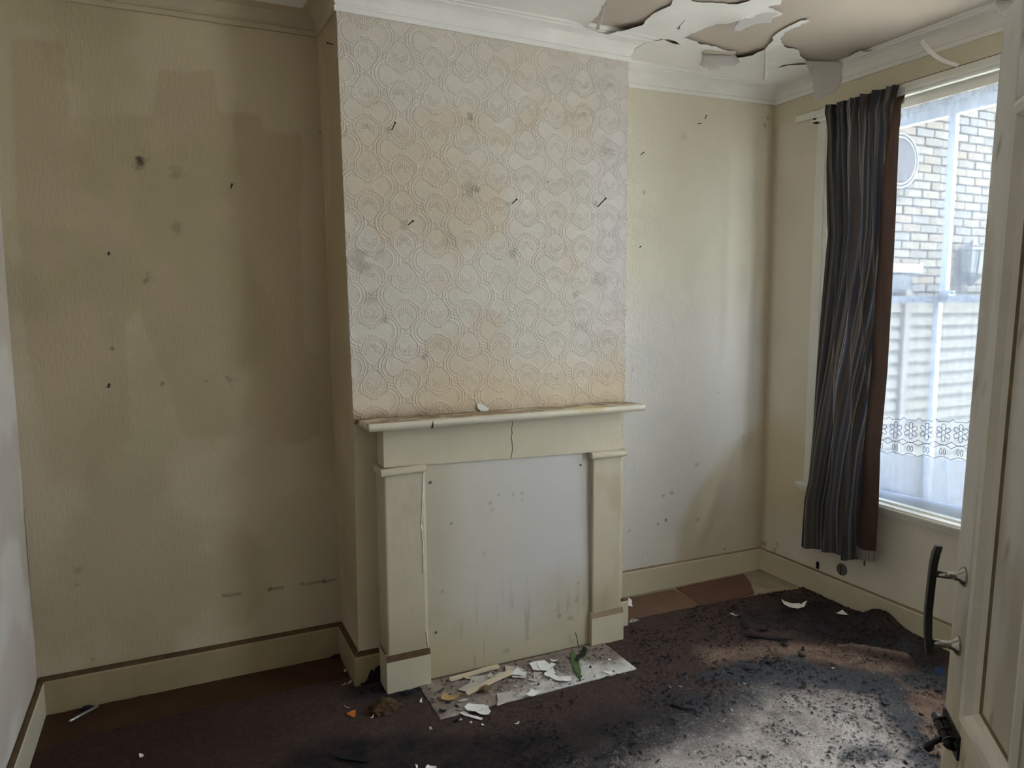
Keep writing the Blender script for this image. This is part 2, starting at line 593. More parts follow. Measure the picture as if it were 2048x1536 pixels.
c = spots(fx, fz, c, SP, lin(96, 88, 76), 30)
mesh('wall_chimney', V, quads(len(xs), len(zt)), M['emboss'], smooth_=True, col=c, kind='structure')

# ---- back wall, left alcove: hand painted patches over the old tan paper
xs, zt = np.linspace(0, 1, 231), np.linspace(0, 2.97, 541)
U, Z = np.meshgrid(xs, zt, indexing='ij')
XX = (XL - 0.004) * (1 - U) + x_alcove_corner(Z) * U
V = np.stack([XX, XX * 0, Z], -1).reshape(-1, 3)
fx, fz = V[:, 0], V[:, 2]
c = np.tile(lin(194, 181, 154), (len(V), 1))
PT = [(20, 80), (125, 83), (132, 150), (140, 235), (300, 230), (320, 142), (425, 142), (437, 222), (455, 226), (522, 228), (530, 262), (602, 268), (608, 330),
      (600, 420), (612, 700), (642, 720), (642, 870), (590, 890), (533, 885), (526, 825), (518, 740), (480, 735), (452, 750), (466, 800), (470, 870), (375, 882), (352, 840), (340, 770), (318, 730),
      (275, 622), (250, 645), (256, 760), (263, 880), (243, 893), (258, 912), (214, 930), (205, 972), (100, 962), (70, 800), (52, 700), (30, 400)]
poly = [at(x, y, 1, 0)[[0, 2]] for x, y in PT]
d = sdf(poly, fx, fz) + 0.018 * (fbm(fx * 14, fz * 14, 3, 8) - 0.5)
soft = 0.012 + 0.05 * smooth(0.45, 0.7, fbm(fx * 3, fz * 3, 2, 12))
c = mixc(c, lin(183, 167, 139), smooth(1, -1, d / soft))
c = mixc(c, lin(172, 151, 120), 0.55 * smooth(-0.16, 0.0, fx) * smooth(0.9, 1.3, fz + 0.2 * fbm(fx * 4, fz * 4, 3, 2)))  # shade of the breast put into the wall colour beside its corner
c = mixc(c, lin(172, 160, 128), 0.6 * smooth(0.5, 0.68, fbm(fx * 2.3, fz * 2.3, 4, 31)))
SP = [at(x, y, 1, 0)[[0, 2]].tolist() + [r, s] for x, y, r, s in
      [(280, 326, .030, .75), (277, 318, .012, .8), (352, 345, .03, .25), (356, 454, .03, .25), (225, 698, .010, .6), (217, 508, .006, .95), (217, 772, .007, .95),
       (325, 768, .010, .6), (411, 762, .006, .8), (460, 760, .025, .35), (293, 560, .02, .4), (295, 548, .008, .5), (155, 1140, .02, .25), (152, 1170, .012, .35), (448, 1190, .006, .7),
       (540, 1178, .012, .6), (605, 1168, .012, .6), (648, 1162, .012, .8), (186, 1318, .008, .5), (120, 1370, .006, .6), (640, 265, .006, .8)]]
c = spots(fx, fz, c, SP, lin(52, 44, 34), 50)
a1, a2 = at(430, 1195, 1, 0), at(668, 1160, 1, 0)
tz = np.interp(fx, [a1[0], a2[0]], [a1[2], a2[2]])
c = mixc(c, lin(70, 58, 42), 0.55 * np.exp(-((fz - tz) / 0.006) ** 2) * (fx > a1[0]) * smooth(0.5, 0.62, fbm(fx * 26, fz * 26, 2, 3)))
mesh('wall_back_left', V, quads(len(xs), len(zt)), M['wall'], smooth_=True, col=c, kind='structure')

# ---- breast side facing the left alcove
yy, zt = np.linspace(0, -D, 30), np.linspace(0, 2.97, 120)
Y, Z = np.meshgrid(yy, zt, indexing='ij')
t = -Y / D
XX = x_alcove_corner(Z) * (1 - t) + x_breast_left(Z) * t
V = np.stack([XX, Y, Z], -1).reshape(-1, 3)
c = np.tile(lin(188, 174, 146), (len(V), 1))
c = mixc(c, lin(176, 158, 126), 0.7 * smooth(0.45, 0.6, fbm(V[:, 1] * 5, V[:, 2] * 2, 3, 6)))
mesh('wall_chimney_side', V, quads(30, 120, True), M['wall'], smooth_=True, col=c, kind='structure')
mesh('wall_chimney_side_right', [(XB, 0, 0), (XB, -D, 0), (XB, -D, 2.97), (XB, 0, 2.97)], [(0, 1, 2, 3)], M['plain_wall'], kind='structure')

# ---- back wall, right alcove: the same paper under thick paint
xs, zt = np.linspace(XB, XW, 420), np.linspace(0, 2.97, 800)
XX, Z = np.meshgrid(xs, zt, indexing='ij')
ghost = smooth(0.34, 0.58, fbm(XX * 2.5 + 3, Z * 1.6, 3, 3)) * smooth(2.45, 1.85, XX)
hgt = pattern(XX + 0.05, Z) * (0.0019 * ghost + 0.0002) + (fbm(XX * 110, Z * 34, 2, 5) - 0.5) * 0.0012
# the lining bulges where it has come away near the corner
bul = 0.016 * np.exp(-((XX - 2.50) / 0.05) ** 2) * smooth(0.5, 1.2, Z) + 0.012 * np.exp(-((XX - 2.34) / 0.04) ** 2) * smooth(1.0, 1.7, Z)
bul = bul + 0.015 * np.exp(-(((XX - 2.28) + (Z - 0.5) * -0.45) / 0.07) ** 2) * smooth(1.05, 0.6, Z) * smooth(0.1, 0.4, Z)
bul = bul * smooth(2.80, 2.45, Z)
V = np.stack([XX, -hgt - bul, Z], -1).reshape(-1, 3)
fx, fz = V[:, 0], V[:, 2]
c = np.tile(lin(214, 208, 190), (len(V), 1))
c = mixc(c, lin(214, 210, 204), smooth(1.95, 1.5, fz + 0.2 * (fbm(fx * 3, fz * 3, 3, 7) - 0.5)))
c = mixc(c, lin(178, 164, 136), 0.7 * smooth(2.60, 2.665, fx + 0.03 * (fbm(fx * 6, fz * 3, 2, 4) - 0.5)))
dd = sdf([(2.68, 0.95), (2.45, 0.85), (2.2, 0.62), (2.02, 0.38), (1.98, 0.1), (2.68, 0.1)], fx, fz) + 0.10 * (fbm(fx * 5, fz * 5, 4, 17) - 0.5)
c = mixc(c, lin(184, 170, 138), 0.6 * smooth(0.05, -0.06, dd))
c = mixc(c, lin(222, 196, 172), 0.5 * smooth(1.50, 1.44, fx) * smooth(0.5, 0.6, fbm(fx * 4, fz * 3, 2, 9)) * (fz > 1.8))
SP = [at(x, y, 1, 0)[[0, 2]].tolist() + [r, s] for x, y, r, s in
      [(1327, 992, .012, .85), (1344, 985, .018, .6), (1333, 1041, .014, .85), (1317, 1048, .010, .7), (1394, 1038, .012, .5), (1258, 1061, .012, .6), (1394, 930, .02, .25), (1485, 873, .02, .3),
       (1295, 1105, .006, .6), (1366, 274, .03, .15), (1288, 385, .012, .5), (1450, 1098, .010, .8), (1535, 235, .02, .4), (1530, 250, .02, .4), (1436, 785, .010, .35), (1265, 740, .01, .3)]]
c = spots(fx, fz, c, SP, lin(70, 62, 50), 70)
mesh('wall_back_right', V, quads(len(xs), len(zt)), M['emboss'], smooth_=True, col=c, kind='structure')

# ---- window wall with its opening
OY0, OY1, OZ0, OZ1 = -1.69, -0.42, 0.615, 2.70
QY0, QY1 = -3.10, -2.15                        # unseen window added for fill light, behind the open door
ys = np.unique(np.concatenate([np.linspace(YF, QY0, 6), np.linspace(QY0, QY1, 20), np.linspace(QY1, OY0, 20), np.linspace(OY0, OY1, 50), np.linspace(OY1, 0, 40)]))
zt = np.unique(np.concatenate([np.linspace(0, OZ0, 60), np.linspace(OZ0, OZ1, 140), np.linspace(OZ1, 2.97, 20)]))
Y, Z = np.meshgrid(ys, zt, indexing='ij')
V = np.stack([np.full(Y.shape, XW), Y, Z], -1).reshape(-1, 3)
q = quads(len(ys), len(zt), True)
cc = V[q].mean(1)
q = q[~((cc[:, 1] > OY0) & (cc[:, 1] < OY1) & (cc[:, 2] > OZ0) & (cc[:, 2] < OZ1))]
cc2 = V[q].mean(1)
q = q[~((cc2[:, 1] > QY0) & (cc2[:, 1] < QY1) & (cc2[:, 2] > OZ0) & (cc2[:, 2] < OZ1))]
fy, fz = V[:, 1], V[:, 2]
c = np.tile(lin(216, 208, 194), (len(V), 1))
c = mixc(c, lin(212, 197, 166), 0.8 * smooth(1.10, 0.85, fz + 0.15 * (fbm(fy * 5, fz * 5, 3, 3) - 0.5)) * smooth(0.25, 0.5, fz) * smooth(-0.5, -0.3, fy))
c = mixc(c, lin(170, 150, 116), 0.6 * smooth(-0.06, 0.0, fy))
c = mixc(c, lin(206, 198, 168), 0.6 * smooth(2.72, 2.78, fz))
c = spots(fy, fz, c, [(-0.03, 0.17, 0.03, .6), (-0.12, 0.16, .02, .6), (-0.14, 0.20, .015, .5)], lin(80, 68, 48), 90)
E_ = 2.98
vr, qr = [], []


def wq(*p):
    o0_ = len(V) + len(vr)
    vr.extend(p)
    qr.append([o0_, o0_ + 1, o0_ + 2, o0_ + 3])


for ya, yb in ((OY0, OY1), (QY0, QY1)):
    rv = [(ya, OZ0), (yb, OZ0), (yb, OZ1), (ya, OZ1)]
    for k in range(4):
        (a1, b1), (a2, b2) = rv[k], rv[(k + 1) % 4]
        wq((XW, a1, b1), (XW, a2, b2), (E_, a2, b2), (E_, a1, b1))
for ya, yb, za, zb in ((YF - .2, .3, -.3, OZ0), (YF - .2, .3, OZ1, 3.1), (YF - .2, QY0, OZ0, OZ1), (QY1, OY0, OZ0, OZ1), (OY1, .3, OZ0, OZ1)):
    wq((E_, ya, za), (E_, yb, za), (E_, yb, zb), (E_, ya, zb))
c = np.concatenate([c, np.tile(lin(215, 208, 192), (len(vr), 1))])
V = np.concatenate([V, np.array(vr)])
q2 = np.array(qr)
mesh('wall_window', V, np.concatenate([q, q2]), M['wall'], col=c, kind='structure')

# ---- left wall, doorway wall and the dark hall behind the camera
ys, zt = np.linspace(YF, 0, 120), np.linspace(0, 2.97, 110)
Y, Z = np.meshgrid(ys, zt, indexing='ij')
bulge = 0.006 * (fbm(Y * 4, Z * 3, 3, 14) - 0.5) - 0.004 * smooth(-0.1, 0, Y)
V = np.stack([XL + bulge, Y, Z], -1).reshape(-1, 3)
c = np.tile(lin(208, 202, 192), (len(V), 1))
c = mixc(c, lin(186, 172, 160), 0.6 * smooth(0.45, 0.6, fbm(V[:, 1] * 3, V[:, 2] * 3, 3, 44)))
mesh('wall_left', V, quads(120, 110), M['wall'], smooth_=True, col=c, kind='structure')
b = MB()
b.box(XL - 0.1, -0.80, YF - 0.12, YF, 0, 2.97).box(0.09, XW + 0.1, YF - 0.12, YF, 0, 2.97).box(-0.80, 0.09, YF - 0.12, YF, 2.16, 2.97)
b.build('wall_front', M['plain_wall'], kind='structure')
b = MB()
b.box(-1.6, -1.5, -4.8, YF - 0.12, 0, 2.97).box(1.2, 1.3, -4.8, YF - 0.12, 0, 2.97).box(-1.6, 1.3, -4.9, -4.8, 0, 2.97)
b.build('wall_hall', M['plain_wall'], kind='structure')
MB().box(-1.7, XW + 0.02, -5.0, 0.02, -0.12, 0.0).build('floor', M['subfloor'], kind='structure')
ceiling = MB().box(-1.7, XW + 0.32, -5.0, 0.3, H, H + 0.1).build('ceiling', M['plasterboard'], kind='structure')
MB().box(-1.4, XW, 0.02, 0.3, 0, 2.97).build('wall_back', M['plain_wall'], kind='structure')
MB().box(XL - 0.3, XL - 0.02, -3.34, 0.3, 0, 2.97).build('wall_left_outer', M['plain_wall'], kind='structure')


# ---- skirting boards and plaster cornice, swept along the wall line with mitres
def sweep(name, P0, P1, prev, nxt, prof, mats, midx=None, z0=0.0, z1=0.0, mat_col=None, **kw):
    """one run from P0 to P1 (xy), room on the right hand; prev / nxt are the directions of the neighbouring runs or None"""
    P0, P1 = np.array(P0, float), np.array(P1, float)
    d = (P1 - P0) / np.linalg.norm(P1 - P0)
    n = np.array([d[1], -d[0]])

    def mit(P, other, sgn):
        if other is None:
            return n
        o = np.array(other, float)
        no = np.array([o[1], -o[0]])
        m = n + no
        return m / (m @ n)
    m0, m1 = mit(P0, prev, -1), mit(P1, nxt, 1)
    k = len(prof)
    V = [(*(P0 + m0 * o), z0 + h) for o, h in prof] + [(*(P1 + m1 * o), z1 + h) for o, h in prof]
    Fc = [(i, k + i, k + i + 1, i + 1) for i in range(k - 1)] + [tuple(range(k)), tuple(range(2 * k - 1, k - 1, -1))]
    mi = (midx or [0] * (k - 1)) + [0, 0]
    return mesh(name, V, Fc, None, mats=mats, midx=mi, kind='structure', **kw)


PATH = [(XL, YF), (XL, 0), (-0.004, 0), (0.003, -D), (XB, -D), (XB, 0), (XW, 0), (XW, YF)]
DIRS = [(0, 1), (1, 0), (0, -1), (1, 0), (0, 1), (1, 0), (0, -1)]
COV = [(-0.02, 0), (.012, 0), (.012, .020), (.005, .026), (.012, .036), (.018, .056), (.034, .076), (.058, .085), (.062, .081), (.078, .083), (.083, .090), (.096, .090), (.100, .096), (.105, .100), (.105, .125), (-.02, .125)]
ZC = [2.870, 2.873, 2.878, 2.874, 2.860, 2.853, 2.876, 2.852]
for i in range(7):
    a, b = PATH[i], PATH[i + 1]
    if i == 1:
        b = (-0.022, 0)
    if i == 2:
        a, b = (-0.022, 0), (-0.008, -D)
    if i == 3:
        a = (-0.008, -D)
    sweep('trim_%d' % (i + 1), a, b, DIRS[i - 1] if i else None, DIRS[i + 1] if i < 6 else None, COV, [M['tan_coving'] if i < 3 else M['white']], z0=ZC[i], z1=ZC[i + 1])


def skirt(h, led, t=0.02):
    return [(-0.01, 0), (t, 0), (t, h - led - 0.007), (t - 0.002, h - led - 0.005), (t - 0.002, h - led - 0.002), (t - 0.003, h - led), (t - 0.012, h), (-0.01, h)], [0, 0, 0, 0, 0, 1, 1]


for nm, i, a, b, pv, nx, h, led, m in (
        ('baseboard_left', 0, (XL, YF), (XL, 0), None, (1, 0), .158, .018, 'cream'),
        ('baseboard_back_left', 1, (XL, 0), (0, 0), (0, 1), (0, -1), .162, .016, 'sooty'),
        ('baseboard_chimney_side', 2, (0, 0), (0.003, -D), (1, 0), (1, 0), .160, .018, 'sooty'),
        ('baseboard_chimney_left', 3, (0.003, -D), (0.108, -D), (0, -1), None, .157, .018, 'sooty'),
        ('baseboard_chimney_right', 4, (1.305, -D), (XB + .005, -D), None, (0, 1), .152, .010, 'cream'),
        ('baseboard_chimney_return', 5, (XB, -D), (XB, 0), (1, 0), (1, 0), .152, .008, 'cream'),
        ('baseboard_back_right', 6, (XB, 0), (XW, 0), (0, 1), (0, -1), .152, .005, 'cream'),
        ('baseboard_window', 7, (XW, 0), (XW, YF), (1, 0), None, .150, .006, 'cream')):
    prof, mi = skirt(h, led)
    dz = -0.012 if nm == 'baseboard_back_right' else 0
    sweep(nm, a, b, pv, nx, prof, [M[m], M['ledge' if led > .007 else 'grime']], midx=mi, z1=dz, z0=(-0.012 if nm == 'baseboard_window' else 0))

# ================================================================== CEILING PAPER
ZP = H - 0.003                                # underside of the white lining paper
HOLE_A = [(1210, -22), (1209, 8), (1190, 30), (1172, 46), (1213, 55), (1257, 47.5), (1284, 43), (1303, 27), (1322, 15), (1342, 7), (1348, -22)]
HOLE_B = [(1366.6, 72), (1393, 77.5), (1398, 82.5), (1429, 87.6), (1450, 95), (1469.5, 101.6), (1472, 109), (1500, 103), (1530, 94), (1546, 75),
          (1545, 70), (1558, 60), (1584, 46.5), (1601.5, 36.5), (1621, 35), (1612, 42), (1584, 54), (1572, 60), (1561, 73.6), (1562, 81), (1572, 90), (1597, 95), (1600, 103), (1617, 119),
          (1684, 122), (1700, 110), (1707, 103), (1718, 95), (1751, 96), (1790, 87), (1847, 74), (1906, 57), (1948, 36), (1990, 16), (1990, -8), (1986, -40),
          (1578, -40), (1563, -2), (1561, 6), (1534, 10.5), (1548, 14), (1566, 24), (1543, 34), (1518, 30), (1493.6, 25.4), (1464, 32), (1444, 39), (1388, 63.5)]
HOLE_C = [(1378, -14), (1384, -1), (1402, 1.5), (1440, 3), (1475, 4), (1497, -1), (1506, -14)]
SLIT_D = [(1556, 132.5), (1566, 124.5), (1580, 122), (1598, 121.5), (1612, 123.5), (1612, 126.5), (1594, 127), (1578, 126), (1566, 130)]
SLIT_E = [(1326, 73), (1338, 73), (1352, 77), (1361.5, 82.5), (1346, 80.5), (1334, 77)]
SLIT_F = [(1306, 76), (1325, 72), (1325.5, 73.5), (1309, 77.5)]
CR1 = [(1354, 55), (1357, 50), (1369, 37), (1370, 38), (1360, 50), (1359, 56)]
holes = []
for hI, hp in enumerate((HOLE_A, HOLE_B, HOLE_C, SLIT_D, SLIT_E, SLIT_F, CR1)):
    w = [at(x, y, 2, H)[:2] for x, y in hp]
    holes.append(np.array(densify(w, 0.016, 0.0026 if hI < 3 else 0.0006, 100 + hI)))
pts, edges = [], []
for hp in holes:
    o0 = len(pts)
    pts += [Vector(p) for p in hp]
    edges += [(o0 + i, o0 + (i + 1) % len(hp)) for i in range(len(hp))]


def inholes(x, y):
    d = np.full(np.shape(x), 1e9)
    for hp in holes:
        d = np.minimum(d, sdf(hp, x, y))
    return d


g1 = np.stack(np.meshgrid(np.arange(0.95, 2.69, 0.017), np.arange(-1.5, 0.02, 0.017)), -1).reshape(-1, 2)
g2 = np.stack(np.meshgrid(np.arange(-1.25, 2.70, 0.16), np.arange(-3.22, 0.06, 0.16)), -1).reshape(-1, 2)
g2 = g2[~((g2[:, 0] > 0.9) & (g2[:, 1] > -1.55))]
g = np.concatenate([g1 + RNG.uniform(-.003, .003, g1.shape), g2, [(XL, YF), (XW, YF), (XL, 0), (XW, 0)]])
g = g[inholes(g[:, 0], g[:, 1]) > 0.006]
g[:, 0] = np.clip(g[:, 0], XL, XW)
g[:, 1] = np.clip(g[:, 1], YF, 0)
r = delaunay_2d_cdt(pts + [Vector(p) for p in g], edges, [], 0, 1e-6)
V2 = np.array([tuple(v) for v in r[0]])
T = np.array([f for f in r[2] if len(f) == 3])
cc = V2[T].mean(1)
T = T[inholes(cc[:, 0], cc[:, 1]) > 0]
dh = np.clip(inholes(V2[:, 0], V2[:, 1]), 0, 1)
amp = 0.002 + 0.022 * np.clip(fbm(V2[:, 0] * 5.2, V2[:, 1] * 5.2, 3, 77) - 0.40, 0, 1)
# the loose lip under the two big tears hangs lower
for (lx, ly, ra, aa) in ((1213, 55, 0.10, 0.022), (1260, 47, 0.07, 0.012), (1345, 84, 0.07, .014), (1470, 28, 0.09, 0.03), (1500, 104, 0.07, 0.02), (1590, 110, 0.08, 0.02), (1730, 98, 0.06, 0.022), (1820, 82, 0.10, .028), (1960, 32, .1, .03)):
    p = at(lx, ly, 2, H)
    amp = amp + .6 * aa * np.exp(-((V2[:, 0] - p[0]) ** 2 + (V2[:, 1] - p[1]) ** 2) / ra ** 2)
drop = amp * np.exp(-dh / 0.035) + 0.004 * fbm(V2[:, 0] * 9, V2[:, 1] * 9, 2, 5) * smooth(0.35, 0.02, dh)
V3 = np.stack([V2[:, 0], V2[:, 1], ZP - drop], 1)
paper = slab('lining_paper', V3, T, (0, 0, -1), 0.0012, [M['paper'], M['paper_back']], ceiling, smooth_=False)
paper['label'] = 'white lining paper, cracked and torn open over the pink board'


def flap(name, hinge, pts_px, tilt, curl=0.0, up=False, label=None, mat=None, side=1, step=0.012, seed=0):
    """a torn piece hanging from a hinge line on the ceiling (two pixels); tilt = degrees below the ceiling plane"""
    A, B_ = at(*hinge[0], 2, ZP - 0.001), at(*hinge[1], 2, ZP - 0.001)
    e = (B_ - A) / np.linalg.norm(B_ - A)
    k = np.cross(e, (0, 0, 1.0)) * side            # horizontal, across the hinge
    t = math.radians(tilt)
    dn = k * math.cos(t) + np.array([0, 0, -1.0]) * math.sin(t)
    n = np.cross(e, dn)
    P = [at_plane(x, y, A, n) for x, y in pts_px]
    uv = np.array([[(p - A) @ e, (p - A) @ dn] for p in P])
    uv = np.array(densify(uv, 0.012, 0.0012, seed))
    V2_, T_ = polymesh(uv, step)
    s_ = np.clip(V2_[:, 1], 0, None)
    off = curl * (s_ / max(s_.max(), 1e-6)) ** 2 + 0.004 * (fbm(V2_[:, 0] * 14, V2_[:, 1] * 14, 2, seed) - 0.5)
    V_ = A + V2_[:, :1] * e + V2_[:, 1:] * dn + off[:, None] * n
    V_[:, 2] = np.minimum(V_[:, 2], H - 0.0022)
    o = slab(name, V_, T_, n, 0.0012, [mat or M['paper'], M['paper_back']], ceiling, smooth_=True)
    if label:
        o['label'] = label
    return o


flap('paper_flap', ((1616, 120), (1684, 122)), [(1624, 121), (1684, 122.5), (1686, 131), (1683, 142), (1684.5, 157), (1681, 171), (1672, 181), (1652, 190), (1637, 198), (1633, 192.5), (1628, 171), (1625, 148)], 82, 0.03, label='broad grey paper flap hanging straight down by the window', seed=1)
flap('paper_flap', ((1616, 120), (1684, 122)), [(1611, 121), (1622, 121.5), (1624, 132), (1626, 150), (1618, 140), (1613, 128)], 78, 0.01, seed=2)
flap('paper_flap', ((1404, 109), (1471, 109)), [(1405, 110), (1470, 110), (1476, 117), (1481, 124), (1467, 129.5), (1441.5, 131), (1439, 134.6), (1430, 137), (1418.7, 139), (1413.6, 132), (1410, 134), (1399.7, 128), (1403.5, 122)], 80, 0.015, label='ragged grey flap hanging below the curled roll', mat=M['paper_back'], seed=3)
flap('paper_flap', ((1493, 25), (1566, 24)), [(1494, 25), (1528, 17), (1566, 24), (1543.5, 37), (1541, 46.5), (1527, 45.5), (1508, 48), (1492, 55), (1479.5, 62.5), (1470, 61), (1462, 63.5), (1467, 54), (1475, 42), (1484, 33)], 24, 0.0, label='bright white pointed flap drooping over the pink board', side=-1, seed=4)
flap('paper_flap', ((1553, 133), (1614, 122)), [(1556, 132), (1612, 121), (1600, 103), (1590, 96), (1573, 91), (1561, 80), (1548, 75), (1538, 82), (1531, 94), (1530, 108), (1534, 120)], 14, 0.0, label='white flap bulging away between two tears', side=-1, seed=5)
flap('paper_strip', ((1525, 95), (1535, 95)), [(1530, 95), (1532, 95), (1532.5, 118), (1534, 160), (1526, 159.5), (1527.5, 130)], 80, 0.0, label='short narrow strip hanging from the tear', mat=M['paper_back'], seed=6)
flap('paper_strip', ((1204, 9), (1213, 9)), [(1204, 9), (1213, 7), (1207, 35), (1199, 61), (1191, 60), (1200, 30)], 60, 0.0, label='narrow strip dangling at the left tear', mat=M['paper_back'], seed=7)
flap('paper_flap', ((1986, 0), (2034, 0)), [(1988, -14), (2050, -14), (2050, 8), (2036, 20), (2022, 34), (2010, 30), (2002, 28), (2000, 33), (1994, 18)], 40, 0.0, label='white paper corner hanging above the open door', seed=8)
# curled roll above the grey flap
A, B_ = at(1405, 104, 2, ZP - 0.010), at(1470, 106, 2, ZP - 0.010)
e = (B_ - A) / np.linalg.norm(B_ - A)
k = np.cross(e, (0, 0, 1.0))
ang = np.linspace(-2.6, 2.4, 22)
V, Fq = [], []
for i, tt in enumerate(np.linspace(0, 1, 26)):
    jag = 0.25 * (vnoise(np.array([tt * 14.0]), np.array([0.3]), 3)[0] - 0.5)
    for a in ang:
        a2 = a * (1 + jag)
        rr = 0.014 + 0.002 * math.sin(tt * 9)
        V.append(A + e * tt * np.linalg.norm(B_ - A) + k * rr * math.sin(a2) + np.array([0, 0, rr * math.cos(a2)]) * 0.9)
o = mesh('paper_roll', V, quads(26, 22), M['flake_beige'], ceiling, True)
o['label'] = 'rolled up paper edge showing its beige back'
# long strip that fell across the cornice to the wall
a, b_ = at(1843, 81, 0, 2.572), at(1917, 131, 0, XW - 0.012)
p = [a + (b_ - a) * t + np.array([-0.02, 0, -0.02]) * math.sin(math.pi * t) for t in np.linspace(0, 1, 14)]
V = []
for i, q_ in enumerate(p):
    w_ = np.cross(b_ - a, np.array([.78, .58, .22]))
    w_ = w_ / np.linalg.norm(w_) * (0.0105 - 0.003 * i / 13)
    V += [q_ - w_, q_ + w_]
V = np.array(V)
T_ = [(2 * i, 2 * i + 2, 2 * i + 3) for i in range(13)] + [(2 * i, 2 * i + 3, 2 * i + 1) for i in range(13)]
o = slab('paper_strip', V, np.array(T_), (-0.75, -0.55, -0.35), 0.0012, [M['paper']], ceiling)
o['label'] = 'long thin strip slanting across the cornice'

# ================================================================== FIRE SURROUND
fs = thing('fire_surround', 'cream painted wooden fire surround with cracked frieze and a boarded-up opening', 'fireplace', (0.70, -D - 0.06, 0))


def paint(V, base, dirt, seed, low=0.0, amount=0.5):
    V = np.asarray(V)
    c = np.tile(lin(*base), (len(V), 1))
    n = fbm(V[:, 0] * 7 + V[:, 1] * 9, V[:, 2] * 5, 4, seed)
    c = mixc(c, lin(*dirt), amount * smooth(0.5, 0.72, n))
    if low:
        c = mixc(c, lin(*dirt), 0.8 * smooth(low, 0.0, V[:, 2] + 0.1 * (n - 0.5)))
    return c


def gridbox(name, x0, x1, y0, y1, z0, z1, mat, parent, colfn, step=0.012, slope=None, lean=0.0, bulge=0.0, **kw):
    """board facing -y with a finely divided front so that dirt can sit on it; slope: z1 at x1"""
    nx, nz = max(2, int((x1 - x0) / step)), max(2, int((z1 - z0) / step))
    U, T = np.meshgrid(np.linspace(0, 1, nx), np.linspace(0, 1, nz), indexing='ij')
    zt = z1 + ((slope - z1) if slope is not None else 0) * U
    Zg = z0 + (zt - z0) * T
    V = np.stack([x0 + (x1 - x0) * U, np.full(U.shape, y0) - lean * (1 - T) * U, Zg], -1).reshape(-1, 3)
    q = quads(nx, nz)
    B2 = V.copy()
    B2[:, 1] = y1
    n = len(V)
    idx = np.arange(n).reshape(nx, nz)
    ring = np.concatenate([idx[:, 0], idx[-1, 1:], idx[-2::-1, -1], idx[0, -2:0:-1]])
    rn = np.roll(ring, -1)
    side = np.stack([rn, ring, ring + n, rn + n], 1)
    V = np.concatenate([V, B2])
    return mesh(name, V, np.concatenate([q, side]), mat, parent, col=colfn(V), **kw)


YJ, YP, YB, YR = -0.462, -0.476, -0.436, -0.448
jcol = lambda s, lo=0.5: (lambda V: paint(V, (194, 183, 160), (152, 138, 110), s, lo, 0.35))


def sooty(V):
    c = paint(V, (204, 194, 160), (150, 134, 100), 3, 0.12, 0.4)
    return c


gridbox('jamb', .104, .289, YJ, -D + .002, 0.16, 0.985, M['wood'], fs, jcol(11, .4))
gridbox('jamb', 1.136, 1.306, YJ, -D + .002, 0.16, 0.962, M['wood'], fs, jcol(12, .4))
for x0, x1, z1 in ((.096, .296, .172), (1.130, 1.316, .172)):
    V0 = MB().prism([(x0, YJ + .012, 0), (x0, YP, 0), (x0, YP, z1 - .026), (x0, YJ - .002, z1), (x0, YJ + .012, z1)], (x1 - x0, 0, 0))
    V0.F[0], V0.F[1] = V0.F[0][::-1], V0.F[1][::-1]
    mesh('plinth_block', V0.V, V0.F, None, fs, mats=[M['cream'], M['grime'], M['ledge']], midx=[0, 0, 0, 0, 2 if x0 < 1 else 1, 0, 0])
    MB().box(x0, x0 + .002, YJ + .01, -D, 0, z1).build('plinth_return', M['cream'], fs)
    MB().box(x1 - .002, x1, YJ + .01, -D, 0, z1).build('plinth_return', M['cream'], fs)
for x0, x1, zc, zc2 in ((.092, .290, .984, .990), (1.126, 1.322, .965, .962)):
    prof = [(0, -.016), (-.012, -.016), (-.017, -.012), (-.019, -.004), (-.018, .006), (-.012, .013), (0, .016)]
    pl = [(x0, YJ + .001 + a, zc + b) for a, b in prof]
    m_ = MB().prism(pl, (x1 - x0, 0, zc2 - zc))
    m_.box(x0 + .002, x1 - .002, YJ, -D, zc - .014, zc + .014)
    m_.build('capping', M['cream'], fs)
# frieze in two halves with a ragged crack between them
crk = [(at(x, y, 1, YR)[0], at(x, y, 1, YR)[2]) for x, y in ((1026, 838), (1025, 848), (1023, 858), (1024.5, 866), (1022, 874), (1024, 882), (1024.5, 892), (1025, 900), (1021, 912))]
zb = lambda x: np.interp(x, [.10, 1.31], [1.003, .972])
left = [(.112, YR, zb(.112)), (crk[-1][0] - .001, YR, zb(crk[-1][0]))] + [(x - .002, YR, z) for x, z in crk[::-1][1:-1]] + [(crk[0][0] - .001, YR, 1.178), (.112, YR, 1.178)]
right = [(crk[-1][0] + .002, YR, zb(crk[-1][0])), (1.306, YR, zb(1.306)), (1.306, YR, 1.178), (crk[0][0] + .002, YR, 1.178)] + [(x + .002, YR, z) for x, z in crk[1:-1]]
MB().prism(left, (0, .11, 0)).build('frieze_panel', M['cream'], fs)
MB().prism(right, (0, .11, 0)).build('frieze_panel', M['cream'], fs)


